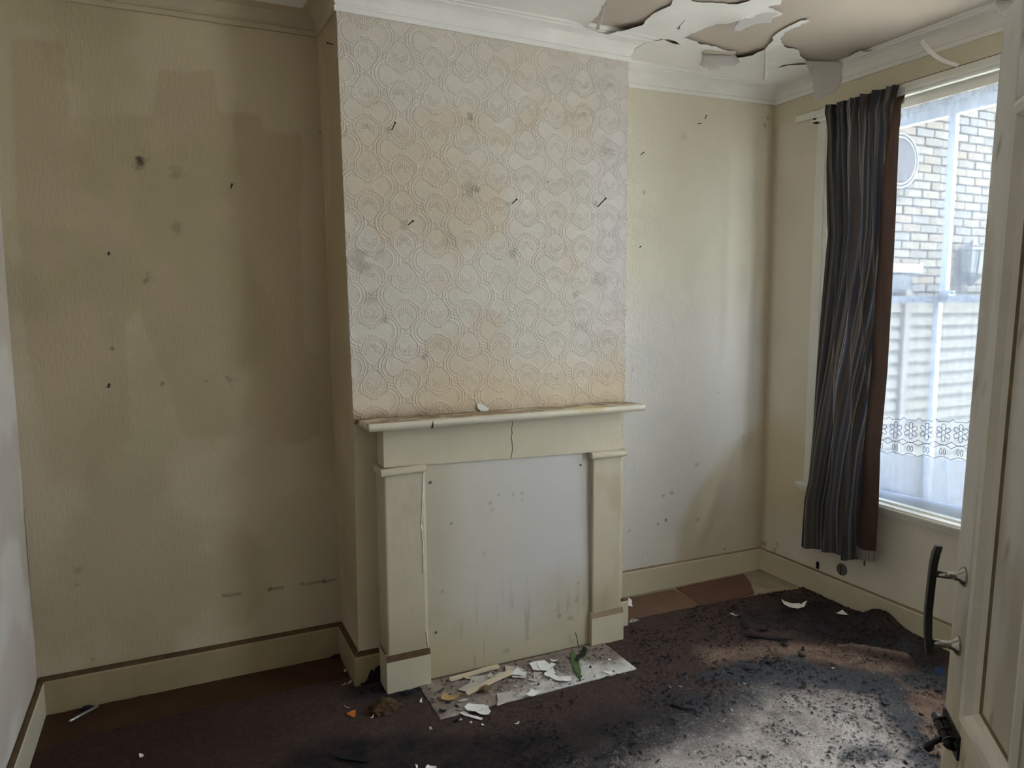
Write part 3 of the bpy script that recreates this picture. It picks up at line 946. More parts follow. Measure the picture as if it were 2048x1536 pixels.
def boardcol(V):
    c = np.tile(lin(200, 194, 182), (len(V), 1))
    x, z = V[:, 0], V[:, 2]
    n = fbm(x * 3, z * 3, 4, 4)
    c = mixc(c, lin(198, 194, 192), smooth(0.45, 0.9, x + 0.3 * (n - .5)) * 0.8)
    c = mixc(c, lin(178, 166, 132), 0.75 * smooth(0.42, 0.05, z + 0.3 * (n - 0.5)))
    c = mixc(c, lin(176, 164, 130), 0.5 * smooth(0.50, 0.32, x + .12 * (n - .5)))
    run = smooth(0.62, 0.75, fbm(x * 60, z * 4, 3, 15)) * smooth(0.5, 0.1, z) * smooth(0.5, 0.62, fbm(x * 9, z * 5, 2, 2))
    c = mixc(c, lin(120, 106, 78), 0.4 * run)
    sp = [at(a, b_, 1, YB)[[0, 2]].tolist() + [r_, s_] for a, b_, r_, s_ in
          ((903, 1047, .008, .8), (979, 1005, .01, .5), (997, 990, .008, .4), (1027, 988, .010, .6), (1043, 987, .010, .6), (1044, 1000, .006, .5), (1050, 899, .006, .6), (1115, 1178, .006, .6),
           (1119, 1230, .010, .5), (885, 1185, .012, .4), (878, 1205, .012, .4), (1055, 1275, .006, .7), (967, 1108, .012, .25), (1140, 1235, .02, .4), (1150, 1200, .015, .3), (985, 1020, .01, .4), (1155, 1165, .006, .8), (1012, 1300, .02, .3))]
    return spots(x, z, c, sp, lin(62, 54, 38), 33)


gridbox('blanking_board', .284, 1.150, YB, -D + .004, 0.004, 1.000, M['board'], fs, boardcol, 0.007, slope=.976, lean=0.012)
for x, y in ((861, 965), (1161, 930), (872, 1265), (1160, 1222)):
    p = at(x, y, 1, YB - .001)
    m_ = MB().tube([p + np.array([0, .004, 0]), p + np.array([0, -.0012, 0])], .006, 10)
    m_.build('screw', M['plate'], fs)
# flaking filler down the two inner joints
for pl in ([(846, 940), (846.5, 980), (845, 1010), (843, 1040), (845, 1075), (847, 1110), (846, 1145)], [(851, 1262), (856, 1290), (857.5, 1315), (858.5, 1340), (857, 1358)]):
    m_ = MB().tube([at(x, y, 1, YJ - .001) for x, y in densify(pl + pl[::-1][1:-1], 9, .6, 3)[:len(densify(pl, 9, 0, 3)) - 2]], [.0022] * (len(densify(pl, 9, 0, 3)) - 2), 5)
    m_.build('filler_strip', M['flake'], fs)
MB().box(1.142, 1.150, YJ + .004, YB, .1, .955).build('joint_gap', M['ledge'], fs)
# shelf
nx, ny = 220, 34
U, T = np.meshgrid(np.linspace(0, 1, nx), np.linspace(0, 1, ny), indexing='ij')
X_, Y_ = .030 + 1.360 * U, (-.533 + (.197) * T)
front = (T < .02)
Z_ = 1.2075 - .008 * T + 0.0012 * (fbm(X_ * 30, Y_ * 40, 3, 3) - .5)
X_ = X_ + np.where((T > .02), .0, .0)
top = np.stack([X_, Y_, Z_], -1).reshape(-1, 3)
bot = top.copy()
bot[:, 2] = 1.176 - .0 * bot[:, 0]
V = np.concatenate([top, bot])
n = nx * ny
idx = np.arange(n).reshape(nx, ny)
ring = np.concatenate([idx[:, 0], idx[-1, 1:], idx[-2::-1, -1], idx[0, -2:0:-1]])
rn = np.roll(ring, -1)
qs = np.concatenate([quads(nx, ny, False), quads(nx, ny, True) + n, np.stack([rn, ring, ring + n, rn + n], 1)])
c = np.tile(lin(208, 200, 180), (len(V), 1))
x, y = V[:, 0], V[:, 1]
nn = fbm(x * 9, y * 30, 4, 6)
dirty = smooth(0.42, 0.54, nn + 0.10 * smooth(-.53, -.40, y)) * (V[:, 2] > 1.19) * (y > -.5325)
c = mixc(c, lin(134, 108, 74), .9 * dirty)
c = mixc(c, lin(86, 60, 36), .85 * (V[:, 2] > 1.19) * smooth(-.365, -.340, y + .02 * (nn - .5)) * smooth(.95, .5, x))
c = mixc(c, lin(206, 186, 140), .9 * (V[:, 2] > 1.19) * (x > 1.02) * (x < 1.16) * (y < -.44))
pal = (V[:, 2] > 1.19) * smooth(.6, .66, fbm(x * 16, y * 20, 3, 26)) * (y > -.53)
c = mixc(c, lin(222, 206, 176), .9 * pal)
mesh('shelf', V, qs, M['wood'], fs, col=c)
a, b_ = at(866, 842, 1, -.5345), at(864, 857, 1, -.5345)
MB().tube([a, (a + b_) / 2 + [0.003, 0, 0], b_], [.001, .0028, .0035], 5).build('crack', M['nail'], fs)

# ================================================================== HEARTH AND FLOOR SHEETS
hx = np.linspace(.238, 1.199, 190)
hy = np.linspace(-.757, -.455, 64)
XX, YY = np.meshgrid(hx, hy, indexing='ij')
zz = .009 + .0008 * (fbm(XX * 30, YY * 30, 3, 2) - .5)
V = np.stack([XX, YY, zz], -1).reshape(-1, 3)
x, y = V[:, 0], V[:, 1]
c = np.tile(lin(196, 193, 188), (len(V), 1))
n_ = fbm(x * 8, y * 8, 4, 12)
dirt = smooth(-.70, -.56, y + .30 * (n_ - .5) + .10 * smooth(1.0, .3, x))
c = mixc(c, lin(112, 94, 82), .85 * dirt)
c = mixc(c, lin(150, 136, 124), .7 * smooth(.42, .58, fbm(x * 20, y * 20, 3, 8)) * smooth(1.0, .6, x))
c = mixc(c, lin(44, 36, 30), .85 * smooth(.64, .70, fbm(x * 55, y * 55, 3, 9)) * smooth(-.72, -.56, y + .15 * (n_ - .5)))
nv = len(V)
V = np.concatenate([V, V * [1, 1, 0]])
idx = np.arange(nv).reshape(190, 64)
ring = np.concatenate([idx[:, 0], idx[-1, 1:], idx[-2::-1, -1], idx[0, -2:0:-1]])
rn = np.roll(ring, -1)
mesh('hearth', V, np.concatenate([quads(190, 64), np.stack([rn, ring, ring + nv, rn + nv], 1)]), M['hearth'], col=np.concatenate([c, c]),
     label='pale dirty hearth slab strewn with paint flakes, in front of the fire surround', cat='hearth')


def sheet(name, poly, z, th, mat, **kw):
    V2_, T_ = polymesh(densify(poly, .05, .0015, len(poly)), None)
    V_ = np.column_stack([V2_, np.full(len(V2_), z + th)])
    return slab(name, V_, T_[:, ::1], (0, 0, 1), th, [mat], **kw)


sheet('hardboard_sheet', [(-1.232, -.024), (-.020, -.024), (-.02, -.30), (-.6, -.30), (-1.232, -.40)], .0, .0035, M['hardboard_dark'], label='long dark brown floor sheet along the left alcove skirting', cat='floor sheet', group='brown floor sheets')
sheet('hardboard_sheet', [(1.425, -.055), (1.70, -.048), (1.945, -.055), (1.962, -.2), (1.938, -.34), (1.425, -.36)], .0, .0035, M['hardboard'], label='brown floor sheet in the right alcove next to the fire surround', cat='floor sheet', group='brown floor sheets')
sheet('hardboard_sheet', [(1.975, -.048), (2.50, -.045), (2.44, -.17), (2.335, -.312), (1.95, -.335)], .0, .006, M['hardboard_red'], label='reddish brown floor sheet in the right alcove beside the bare corner', cat='floor sheet', group='brown floor sheets')

# ---- the burnt carpet
gx = np.linspace(XL + .022, XW - .022, 640)
gy = np.unique(np.concatenate([np.linspace(YF, -2.2, 50), np.linspace(-2.2, -.20, 360)]))
XX, YY = np.meshgrid(gx, gy, indexing='ij')
x, y = XX.ravel(), YY.ravel()
uu, vv = to_px(np.stack([x, y, 0 * x], -1))


def zone(poly, soft, wob, sc, seed):
    """a stain drawn once on the floor plane; edges broken up by noise on the floor itself"""
    w = [at(a, b_, 2, 0)[:2] for a, b_ in poly]
    n_ = fbm(x * sc, y * sc, 4, seed) - .5
    return smooth(soft, -soft, sdf(w, x, y) + wob * n_)


c = np.tile(lin(80, 66, 61), (len(x), 1))
n1 = fbm(x * 4, y * 4, 4, 1)
n2 = fbm(x * 16, y * 16, 4, 2)
n3 = fbm(x * 60, y * 60, 3, 3)
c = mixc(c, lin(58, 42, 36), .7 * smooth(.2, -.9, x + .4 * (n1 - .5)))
worn = zone([(1130, 1560), (1240, 1500), (1350, 1470), (1460, 1425), (1500, 1385), (1560, 1372), (1640, 1385), (1700, 1392), (1760, 1410), (1775, 1450), (1800, 1490), (1830, 1540), (1870, 1640), (1100, 1700)], .16, .20, 7, 5)  # worn pile, made paler still to carry light from the window
c = mixc(c, lin(192, 182, 176), np.clip(worn * (.42 + .85 * n2) * (.68 + .55 * smooth(-1.30, -1.75, y)), 0, 1))
worn2 = zone([(1400, 1300), (1560, 1290), (1660, 1290), (1760, 1320), (1850, 1350), (1900, 1400), (1900, 1560), (1850, 1500), (1800, 1370), (1680, 1330), (1560, 1315), (1420, 1330)], .06, .10, 9, 6)
c = mixc(c, lin(134, 112, 98), np.clip(worn2 * (.45 + .8 * n2), 0, 1))
s1 = zone([(1367, 1362), (1410, 1348), (1450, 1332), (1520, 1326), (1560, 1318), (1597, 1312), (1618, 1328), (1640, 1334), (1655, 1322), (1680, 1338), (1720, 1342), (1760, 1350), (1800, 1375), (1830, 1420), (1828, 1450), (1850, 1480), (1880, 1545), (1840, 1545), (1800, 1480), (1768, 1440), (1765, 1405), (1700, 1388), (1640, 1382), (1560, 1372), (1500, 1372), (1440, 1366)], .018, .13, 16, 7)
s2 = zone([(520, 1600), (600, 1500), (720, 1478), (900, 1474), (1050, 1464), (1180, 1432), (1290, 1408), (1360, 1385), (1450, 1378), (1520, 1380), (1495, 1420), (1440, 1460), (1380, 1490), (1310, 1530), (1200, 1640)], .09, .22, 6, 8)
s3 = zone([(1480, 1225), (1600, 1200), (1680, 1215), (1760, 1250), (1900, 1310), (1905, 1350), (1850, 1345), (1760, 1310), (1690, 1290), (1560, 1262), (1480, 1245)], .10, .16, 8, 9)
s4 = zone([(1660, 1510), (1700, 1494), (1760, 1496), (1790, 1520), (1740, 1535), (1680, 1532)], .03, .08, 10, 10)
s5 = zone([(700, 1370), (760, 1372), (830, 1380), (840, 1400), (760, 1410), (690, 1395)], .05, .08, 12, 11)
s6 = zone([(1780, 1350), (1900, 1340), (1905, 1385), (1830, 1382)], .04, .08, 10, 12)
c = mixc(c, lin(44, 39, 39), np.clip(.95 * s3 * (.5 + .7 * n2), 0, 1))
soot = np.clip(np.maximum.reduce([s1 * (.62 + .5 * n2), .88 * s2 * (.45 + .85 * n2), .35 * s3 * smooth(.5, .62, n2), s4 * (.6 + .6 * n2), .7 * s5, s6]), 0, 1)
soot_sheen = lin(36, 36, 40) + (lin(76, 78, 83) - lin(36, 36, 40)) * smooth(.5, 1.7, x - .25 * y - .35)[:, None]  # soot turns greyer towards the window, the sheen painted into its colour
c = c * (1 - .93 * soot[:, None]) + soot_sheen * .93 * soot[:, None]
grit = smooth(.60, .68, fbm(x * 85, y * 85, 3, 21)) * smooth(.40, .55, fbm(x * 7, y * 7, 3, 22)) * smooth(.3, 1.2, x - y * .4)
c = mixc(c, lin(28, 28, 32), .85 * grit)
pale = smooth(.70, .76, fbm(x * 110, y * 110, 2, 23)) * np.clip(worn + .3 * worn2, 0, 1)
c = mixc(c, lin(214, 206, 200), .35 * pale)
c = c * (0.80 + 0.40 * n3)[:, None]
z = .006 + .004 * (n2 - .5) + .003 * (n3 - .5) + .010 * s1 * smooth(.3, .6, n2) * .4 + .005 * grit
# a heap of pushed up carpet by the window wall, and a fold running from it
mp = at(1742, 1275, 2, 0)
mp[0] = min(mp[0], 2.585)
z = z + .085 * np.exp(-(((x - 2.60) / .10) ** 2 + ((y + .93) / .105) ** 2))
z = z + .035 * np.exp(-(((x - 2.55) / .12) ** 2 + ((y + 1.15) / .10) ** 2))
fa, fb = at(1672, 1292, 2, 0), at(1812, 1322, 2, 0)
tt = np.clip(((x - fa[0]) * (fb[0] - fa[0]) + (y - fa[1]) * (fb[1] - fa[1])) / ((fb[0] - fa[0]) ** 2 + (fb[1] - fa[1]) ** 2), 0, 1)
dd = np.hypot(x - fa[0] - tt * (fb[0] - fa[0]), y - fa[1] - tt * (fb[1] - fa[1]))
z = z + .026 * np.exp(-(dd / .020) ** 2) * smooth(0, .25, tt)
c = mixc(c, lin(150, 128, 112), .6 * np.exp(-(dd / .016) ** 2) * (tt > .02))
z = z + .010 * (fbm(x * 9, y * 9, 3, 55) - .4) * smooth(1.2, 2.0, x)
V = np.stack([x, y, np.maximum(z, .004)], -1)
q = quads(len(gx), len(gy))
cc = V[q].mean(1)
cx_, cy_ = cc[:, 0], cc[:, 1]
ne = .012 * (fbm(cx_ * 12, cy_ * 12, 3, 66) - .5)
bl = np.interp(cx_, [-1.24, -1.18, -1.13, -.49, -.06, .0], [-.31, -.305, -.268, -.245, -.265, -.27]) + ne
brr = np.interp(cx_, [1.40, 1.473, 1.95, 2.23, 2.42, 2.61, 2.66], [-.30, -.30, -.325, -.328, -.346, -.375, -.37]) + ne
keep = np.where(cx_ < -.02, cy_ < bl, np.where(cx_ > 1.42, cy_ < brr, cy_ < -D - .022))
keep &= ~((cx_ > .100) & (cx_ < 1.316) & (cy_ > YP - .002))
keep &= ~((cx_ > .236) & (cx_ < 1.201) & (cy_ > -.760))
keep &= ~((cx_ < -.0) & (cx_ > -.02) & (cy_ > -D - .02))
q = q[keep]
used = np.unique(q)
rm = np.full(len(V), -1)
rm[used] = np.arange(len(used))
mesh('carpet', V[used], rm[q], M['carpet'], smooth_=True, col=c[used], label='burnt brown carpet with soot stains and a pale worn patch with window light painted in, covering the floor', cat='carpet')
CARPET_Z = .012

# ================================================================== WINDOW
win = thing('window_1', None, None, (XW + .06, -1.055, OZ0), kind='structure')
CY = -1.055
y0, y1 = OY0, OY1
# casing on the wall: flat, bead, inner lining
m_ = MB()
for ya, yb, xo in ((-.338, -.372, .010), (-.372, -.408, .024), (-.408, -.440, .016)):
    for sgn in (0, 1):
        A_, B_ = (ya, yb) if not sgn else (2 * CY - ya, 2 * CY - yb)
        m_.box(XW - xo, XW + .005, min(A_, B_), max(A_, B_), .640, 2.715)
m_.box(XW - .010, XW + .005, -1.772, -.338, 2.70, 2.735)
m_.build('casing', M['white_gloss'], win)
m_ = MB()
m_.box(XW + .0, XW + .17, -.465, OY1 + .001, OZ0, OZ1).box(XW, XW + .17, OY0 - .001, 2 * CY + .465, OZ0, OZ1)
m_.box(XW, XW + .17, OY0, OY1, 2.655, OZ1 + .001).box(XW + .012, XW + .17, OY0, OY1, OZ0 - .001, .652)
m_.build('box_frame', M['white_gloss'], win)


def sash(name, xa, xb, za, zb, top, botm, st, bar, cy):
    ya, yb = 2 * CY + .465, -.465
    MB().box(xa, xb, ya, ya + st, za, zb).box(xa, xb, yb - st, yb, za, zb).box(xa, xb, ya + st, yb - st, zb - top, zb).box(xa, xb, ya + st, yb - st, za, za + botm).build(name, M['sash'], win)
    MB().box(xa + .004, xb - .004, cy - bar / 2, cy + bar / 2, za + botm, zb - top, .004).build('glazing_bar', M['sash'], win)
    xm = (xa + xb) / 2
    for p, q_ in ((ya + st, cy - bar / 2), (cy + bar / 2, yb - st)):
        MB().box(xm - .0015, xm + .0015, p, q_, za + botm, zb - top).build('pane', M['glass'], win)


sash('upper_sash', XW + .095, XW + .135, 1.690, 2.660, .070, .036, .045, .034, -1.052)
sash('lower_sash', XW + .048, XW + .088, .648, 1.722, .033, .072, .045, .031, -1.055)
m_ = MB().box(XW + .04, XW + .10, -1.125, -1.065, 1.722, 1.732, .003)
m_.tube([(XW + .07, -1.095, 1.732), (XW + .07, -1.095, 1.750)], .014, 10).tube([(XW + .07, -1.10, 1.745), (XW + .06, -1.14, 1.742)], .006, 6)
m_.build('sash_fastener', M['sash'], win)
m_ = MB().box(XW - .042, XW + .045, -1.81, -.292, .612, .640, .010)
m_.build('window_board', M['white_gloss'], win)
MB().box(XW - .012, XW + .004, -1.80, -.30, .585, .613, .004).build('board_moulding', M['white_gloss'], win)

fill_win = thing('added_fill_window', None, None, (XW + .06, (QY0 + QY1) / 2, OZ0), kind='structure')  # added window, never in view, that lets fill light into the room
m_ = MB()
m_.box(XW, XW + .17, QY0 - .001, QY0 + .045, OZ0, OZ1).box(XW, XW + .17, QY1 - .045, QY1 + .001, OZ0, OZ1).box(XW, XW + .17, QY0, QY1, 2.655, OZ1 + .001).box(XW + .012, XW + .17, QY0, QY1, OZ0 - .001, .652)
m_.build('box_frame', M['white_gloss'], fill_win)
MB().box(XW + .07, XW + .11, QY0 + .045, QY1 - .045, 1.69, 1.725).box(XW + .07, XW + .11, QY0 + .045, QY0 + .09, .652, 2.655).box(XW + .07, XW + .11, QY1 - .09, QY1 - .045, .652, 2.655).build('sash', M['sash'], fill_win)
MB().box(XW + .088, XW + .091, QY0 + .09, QY1 - .09, .652, 2.655).build('pane', M['glass'], fill_win)

# ---- curtain rail: painted batten plus plastic track
rail = thing('curtain_rail', 'long white curtain track on a painted batten above the window', 'curtain rail', (XW - .02, -1.05, 2.72))
MB().box(XW - .022, XW + .002, -1.93, -.185, 2.732, 2.768, .003).build('batten', M['white_gloss'], rail)
MB().box(XW - .006, XW + .001, -1.93, -.40, 2.768, 2.7755).box(XW - .006, XW + .001, -.36, -.30, 2.768, 2.774).build('batten_gap', M['ledge'], rail, label='dark crumbly gap along the top of the batten')
m_ = MB()
for za, zb, xo in ((2.716, 2.730, .052), (2.707, 2.716, .046), (2.698, 2.707, .056)):
    m_.box(XW - xo, XW - .022, -1.90, -.335, za, zb, .003)
m_.build('track', M['upvc'], rail)
MB().box(XW - .05, XW - .02, -.362, -.338, 2.690, 2.732, .004).build('end_bracket', M['black'], rail)

# ---- striped curtain
NU, NV = 420, 170
zl = [2.742, 2.70, 2.60, 2.437, 2.06, 1.433, 1.005, .70, .554, .41, .298]
yl = [-.484, -.478, -.494, -.497, -.531, -.497, -.466, -.432, -.401, -.397, -.398]
zr = [2.742, 2.70, 2.661, 2.576, 2.145, 1.705, 1.355, .941, .681, .30]
yr = [-.950, -.935, -.911, -.921, -.933, -.931, -.931, -.912, -.918, -.915]
vv_ = np.linspace(0, 1, NV) ** 1.0
U, T = np.meshgrid(np.linspace(0, 1, NU), vv_, indexing='ij')
lobe = np.abs(np.sin(math.pi * (U * 2.55 + .02)))
ZB = .298 + .030 * U - .018 * lobe
ZT = 2.744 + .006 * np.abs(np.sin(U * math.pi * 11))
Z_ = ZT + (ZB - ZT) * T
YLf, YRt = np.interp(-Z_, [-a for a in zl], yl), np.interp(-Z_, [-a for a in zr], yr)
low = smooth(.25, .9, T)
ph = 6.2 * U * (1 - low) + (3.15 * U + .15) * low + .25 * np.sin(T * 5 + U * 3)
foldc = np.sin(2 * math.pi * ph)
fold2 = np.sin(2 * math.pi * (U * 11.3 + .3 * np.sin(T * 4)))
gather = smooth(.05, .0, T)
Xc = 2.592 - .020 * foldc * (1 + .7 * low) - .009 * fold2 * (1 - .3 * low) + .005 * (fbm(U * 9, T * 3, 2, 4) - .5)
Xc = Xc - .012 * gather * np.sin(2 * math.pi * U * 19) - .006 * smooth(.022, .016, T)
Yc = YLf + (YRt - YLf) * (U + .013 * np.sin(2 * math.pi * ph * 1.0 + 1.2) * smooth(0, .1, T))
V = np.stack([Xc, Yc, Z_], -1).reshape(-1, 3)
u1 = np.linspace(0, 1, NU)
fab = u1 * 108
pal_ = [lin(78, 73, 72), lin(92, 88, 84), lin(66, 69, 80), lin(140, 134, 126), lin(96, 84, 77), lin(70, 74, 86), lin(116, 111, 106), lin(86, 78, 73)]
rr = np.random.default_rng(5)
seq = rr.integers(0, len(pal_), 120)
cs = np.array([pal_[seq[int(f_)]] for f_ in fab])
c = np.repeat(cs, NV, axis=0)
broad = np.repeat(smooth(.4, .6, vnoise(u1 * 13, u1 * 0, 3)), NV)
c = c * (.72 + .5 * broad)[:, None]
cut = U.ravel() < .905
cur = thing('curtain', 'brown, grey and navy striped curtain bunched at the left side of the window', 'curtain', (2.59, -.70, .29))
nk = int(NU * .90)
Vc = V.reshape(NU, NV, 3)
mesh('curtain_cloth', Vc[:nk].reshape(-1, 3), quads(nk, NV), M['curtain'], cur, True, col=c.reshape(NU, NV, 3)[:nk].reshape(-1, 3))
# turned edge: the plain brown lining faces the room
nl = 60
U2, T2 = np.meshgrid(np.linspace(.80, 1.0, nl), np.linspace(.02, .965, NV), indexing='ij')
Z2 = 2.742 + (.315 - 2.742) * T2
YL2, YR2 = np.interp(-Z2, [-a for a in zl], yl), np.interp(-Z2, [-a for a in zr], yr)
k = (U2 - .80) / .20
X2 = 2.585 - .040 * np.sin(math.pi * k * .9) * smooth(0, .2, T2) + .02 * smooth(.1, 0, T2) + .004 * (fbm(k * 4, T2 * 12, 2, 8) - .5)
wide = smooth(.0, .25, T2)
Y2 = YR2 + (YL2 - YR2) * (1 - U2) * (.55 + .65 * wide)
mesh('lining', np.stack([X2, Y2, Z2], -1).reshape(-1, 3), quads(nl, NV), M['lining'], cur, True, label='plain brown lining turned towards the room')
U3, T3 = np.meshgrid(np.linspace(0, 1, 80), np.linspace(0, 1, 8), indexing='ij')
i3 = (U3 * (nl - 1)).astype(int)
hemx = X2[i3, -1] - .003
hemy = Y2[i3, -1]
hemz = Z2[i3, -1] + .012 - .058 * T3 - .004 * np.sin(U3 * 3)
cs3 = np.array([pal_[(3 if k_ % 2 else 1) if k_ % 5 else 6] for k_ in range(80)])
mesh('hem', np.stack([hemx, hemy, hemz], -1).reshape(-1, 3), quads(80, 8), M['curtain'], cur, True, col=np.repeat(cs3, 8, 0))
# the stiff top edge: gathered heading folds that lean over each other
m_ = MB()
mesh('heading_tape', [p for u_ in np.linspace(.0, .93, 60) for p in ((2.618, np.interp(u_, [0, 1], [-.486, -.945]), 2.735), (2.618, np.interp(u_, [0, 1], [-.486, -.945]), 2.66))], quads(60, 2), M['paper_back'], cur)

# ---- net curtain with a lace border
net = thing('net_curtain', 'white net curtain with a flowered lace band hanging across the sash window', 'net curtain', (XW + .022, CY, .70))
NY, NZ = 260, 200
U, T = np.meshgrid(np.linspace(0, 1, NY), np.linspace(0, 1, NZ), indexing='ij')
Yn = -.452 + (-1.658 + .452) * U
zbot = lambda y: np.interp(y, [-1.66, -1.25, -.86, -.45], [.735, .722, .702, .690])
Zn = 2.685 + (zbot(Yn) - 2.685) * T
lz = np.interp(Yn, [-1.66, -1.26, -.85, -.45], [.965, .945, .905, .885])       # lower edge of the lace
plain = smooth(.010, -.010, Zn - lz)
band = smooth(-.01, .01, Zn - lz) * smooth(.215, .195, Zn - lz)
wr = fbm(Yn * 14 + Zn * 9, Zn * 12 - Yn * 5, 4, 3) - .5
crease = np.exp(-((Yn + 1.150 + .25 * (Zn - .8)) / .008) ** 2) + np.exp(-((Yn + 1.185 - .1 * (Zn - .8)) / .006) ** 2) + np.exp(-((Yn + .885) / .01) ** 2)
Xn = XW + .022 + .006 * np.sin(Yn * 40) * smooth(.0, .3, 1 - T) + plain * (.016 * wr + .008 * crease) + .003 * np.sin(Yn * 95 + 2 * np.sin(Zn * 3))
Xn = Xn + .010 * np.sin(Yn * 210) * smooth(2.60, 2.67, Zn)
dens = .38 + .07 * np.clip(np.sin(Yn * 60 + 3 * np.sin(Yn * 11)), 0, 1) + .54 * plain + .08 * band + .55 * smooth(2.625, 2.64, Zn)
dens = dens + .10 * crease * plain + .2 * plain * np.abs(wr)
dens = dens + .18 * (smooth(.012, .006, np.abs(Yn + 1.105)) * 0)
mesh('net_cloth', np.stack([Xn, Yn, Zn], -1).reshape(-1, 3), quads(NY, NZ), M['net'], net, True, extra=('Dens', np.clip(dens, 0, .97).ravel()))
m_ = MB().tube([(XW + .02, -.44, 2.668), (XW + .02, -1.67, 2.668)], .004, 6)
m_.build('curtain_wire', M['upvc'], net)


def lace(y):
    return np.interp(y, [-1.66, -1.26, -.85, -.45], [.965, .945, .905, .885])


flw = []
sp = .0855
for i in range(10):
    yc = -.818 - i * sp
    zc = lace(yc) + .128
    m_ = MB()
    for kq in range(6):
        a0 = 2 * math.pi * (kq + .5) / 6
        path = []
        for s_ in np.linspace(-1, 1, 9):
            rr_ = .016 + .024 * (1 - abs(s_) ** 2.2)
            a = a0 + s_ * .50
            if abs(s_) < .2:
                rr_ -= .003
            path.append((XW + .012, yc + rr_ * math.cos(a) * .98, zc + rr_ * math.sin(a) * 1.12))
        m_.tube(path, .0015, 4)
    m_.tube([(XW + .012, yc + .011 * math.cos(a), zc + .013 * math.sin(a)) for a in np.linspace(0, 2 * math.pi, 11)], .0015, 4)
    m_.build('lace_flower', M['thread'], net)
m_ = MB()
for i in range(10):
    yc = -.818 - i * sp
    for za, amp_, hz in ((.172, .022, 1), (.070, -.018, 0), (.066, .018, 0), (.012, -.014, 0)):
        path = []
        for s_ in np.linspace(-.5, .5, 9):
            yy_ = yc + s_ * sp
            w_ = (abs(2 * s_) ** 1.5)
            path.append((XW + .012, yy_, lace(yy_) + za + amp_ * w_ + (.010 * (1 - w_) if hz and abs(s_) < .2 else 0)))
        m_.tube(path, .0013, 4)
    for dy in (-.010, .008):
        m_.tube([(XW + .012, yc + dy + .006 * math.cos(a), lace(yc) + .036 + .016 * math.sin(a)) for a in np.linspace(0, 2 * math.pi, 9)], .0014, 4)
m_.build('lace_scallops', M['thread'], net, kind='stuff')

# ================================================================== OUTSIDE
MB().box(-1.7, 2.98, -5, .3, 3.12, 6.4).build('sky_blocking_storey', M['mortar'], kind='structure')  # unseen storey added over the room to cut sky light on the bricks
MB().box(2.6, 14, -12, 8, -.5, -.25).build('ground', M['ground'], kind='structure')
bw = MB().box(3.2, 9.0, .84, 1.05, -.25, 5.2).build('brick_wall', M['mortar'], kind='structure')
bw['label'] = 'sunlit pale stock brick wall of the neighbouring house seen through the net'
BL, BH_, CRS = .216, .062, .0725
bm_ = []
for i, mt in enumerate(BR):
    mm = MB().box(-BL / 2, BL / 2, -.018, .03, 0, BH_, .004)
    me = bpy.data.meshes.new('brick')
    me.from_pydata(mm.V, [], mm.F)
    me.materials.append(mt)
    bm_.append(me)
rb = random.Random(3)
far = [MB() for _ in BR]
nb = 0
for row in range(0, 72):
    z_ = -.24 + row * CRS
    for kx in range(0, 25):
        xc = 3.35 + kx * .2275 + (.114 if row % 2 else 0)
        if xc > 8.9 or z_ > 5.1:
            continue
        if 4.70 < xc < 6.50 and 1.40 < z_ < 3.95 and nb < 300:
            o = bpy.data.objects.new('brick', bm_[rb.randrange(len(BR))])
            COLL.objects.link(o)
            o.location = (xc + rb.uniform(-.004, .004), .84 + rb.uniform(-.007, .004), z_ + rb.uniform(-.002, .002))
            o.rotation_euler = (0, rb.uniform(-.012, .012), rb.uniform(-.012, .012))
            o.parent = bw
            o.matrix_parent_inverse = Matrix.Translation(-Vector(ORG[bw.name]))
            nb += 1
        else:
            far[rb.randrange(len(BR))].box(xc - BL / 2, xc + BL / 2, .824, .85, z_, z_ + BH_)
Vf, Ff, mf = [], [], []
for i, m_ in enumerate(far):
    o0 = len(Vf)
    Vf += m_.V
    Ff += [tuple(a + o0 for a in f) for f in m_.F]
    mf += [i] * len(m_.F)
mesh('outer_bricks', Vf, Ff, None, bw, mats=BR, midx=mf, kind='stuff')

fen = thing('lap_fence', 'weathered pale overlapping board fence in front of the brick wall outside', 'fence', (4.63, .55, -.25))
rf = random.Random(8)
for xa, xb in ((4.675, 6.50), (2.95, 4.60)):
    for i in range(19):
        z_ = -.16 + i * .0985
        nx_ = 26
        pr = []
        X_ = np.linspace(xa, xb, nx_)
        ph_ = rf.uniform(0, 9)
        wob = .008 * (fbm(X_ * 2 + ph_, X_ * 0 + i, 3, 40 + i) - .5) * 2
        tl = rf.uniform(-.006, .006)
        V = []
        for j, xx in enumerate(X_):
            zb_ = z_ + wob[j] + tl * (xx - xa)
            V += [(xx, .530, zb_), (xx, .557, z_ + .125), (xx, .565, z_ + .125), (xx, .542, zb_)]
        Fq = []
        for j in range(nx_ - 1):
            a = j * 4
            Fq += [(a, a + 4, a + 5, a + 1), (a + 1, a + 5, a + 6, a + 2), (a + 2, a + 6, a + 7, a + 3), (a + 3, a + 7, a + 4, a)]
        Fq += [(0, 1, 2, 3), tuple(reversed([4 * (nx_ - 1) + t_ for t_ in range(4)]))]
        mesh('fence_board', V, Fq, M['fence'], fen)
for xp in (4.637, 6.53, 2.92):
    MB().box(xp - .038, xp + .038, .50, .575, -.25, 1.80, .004).build('post', M['post'], fen)

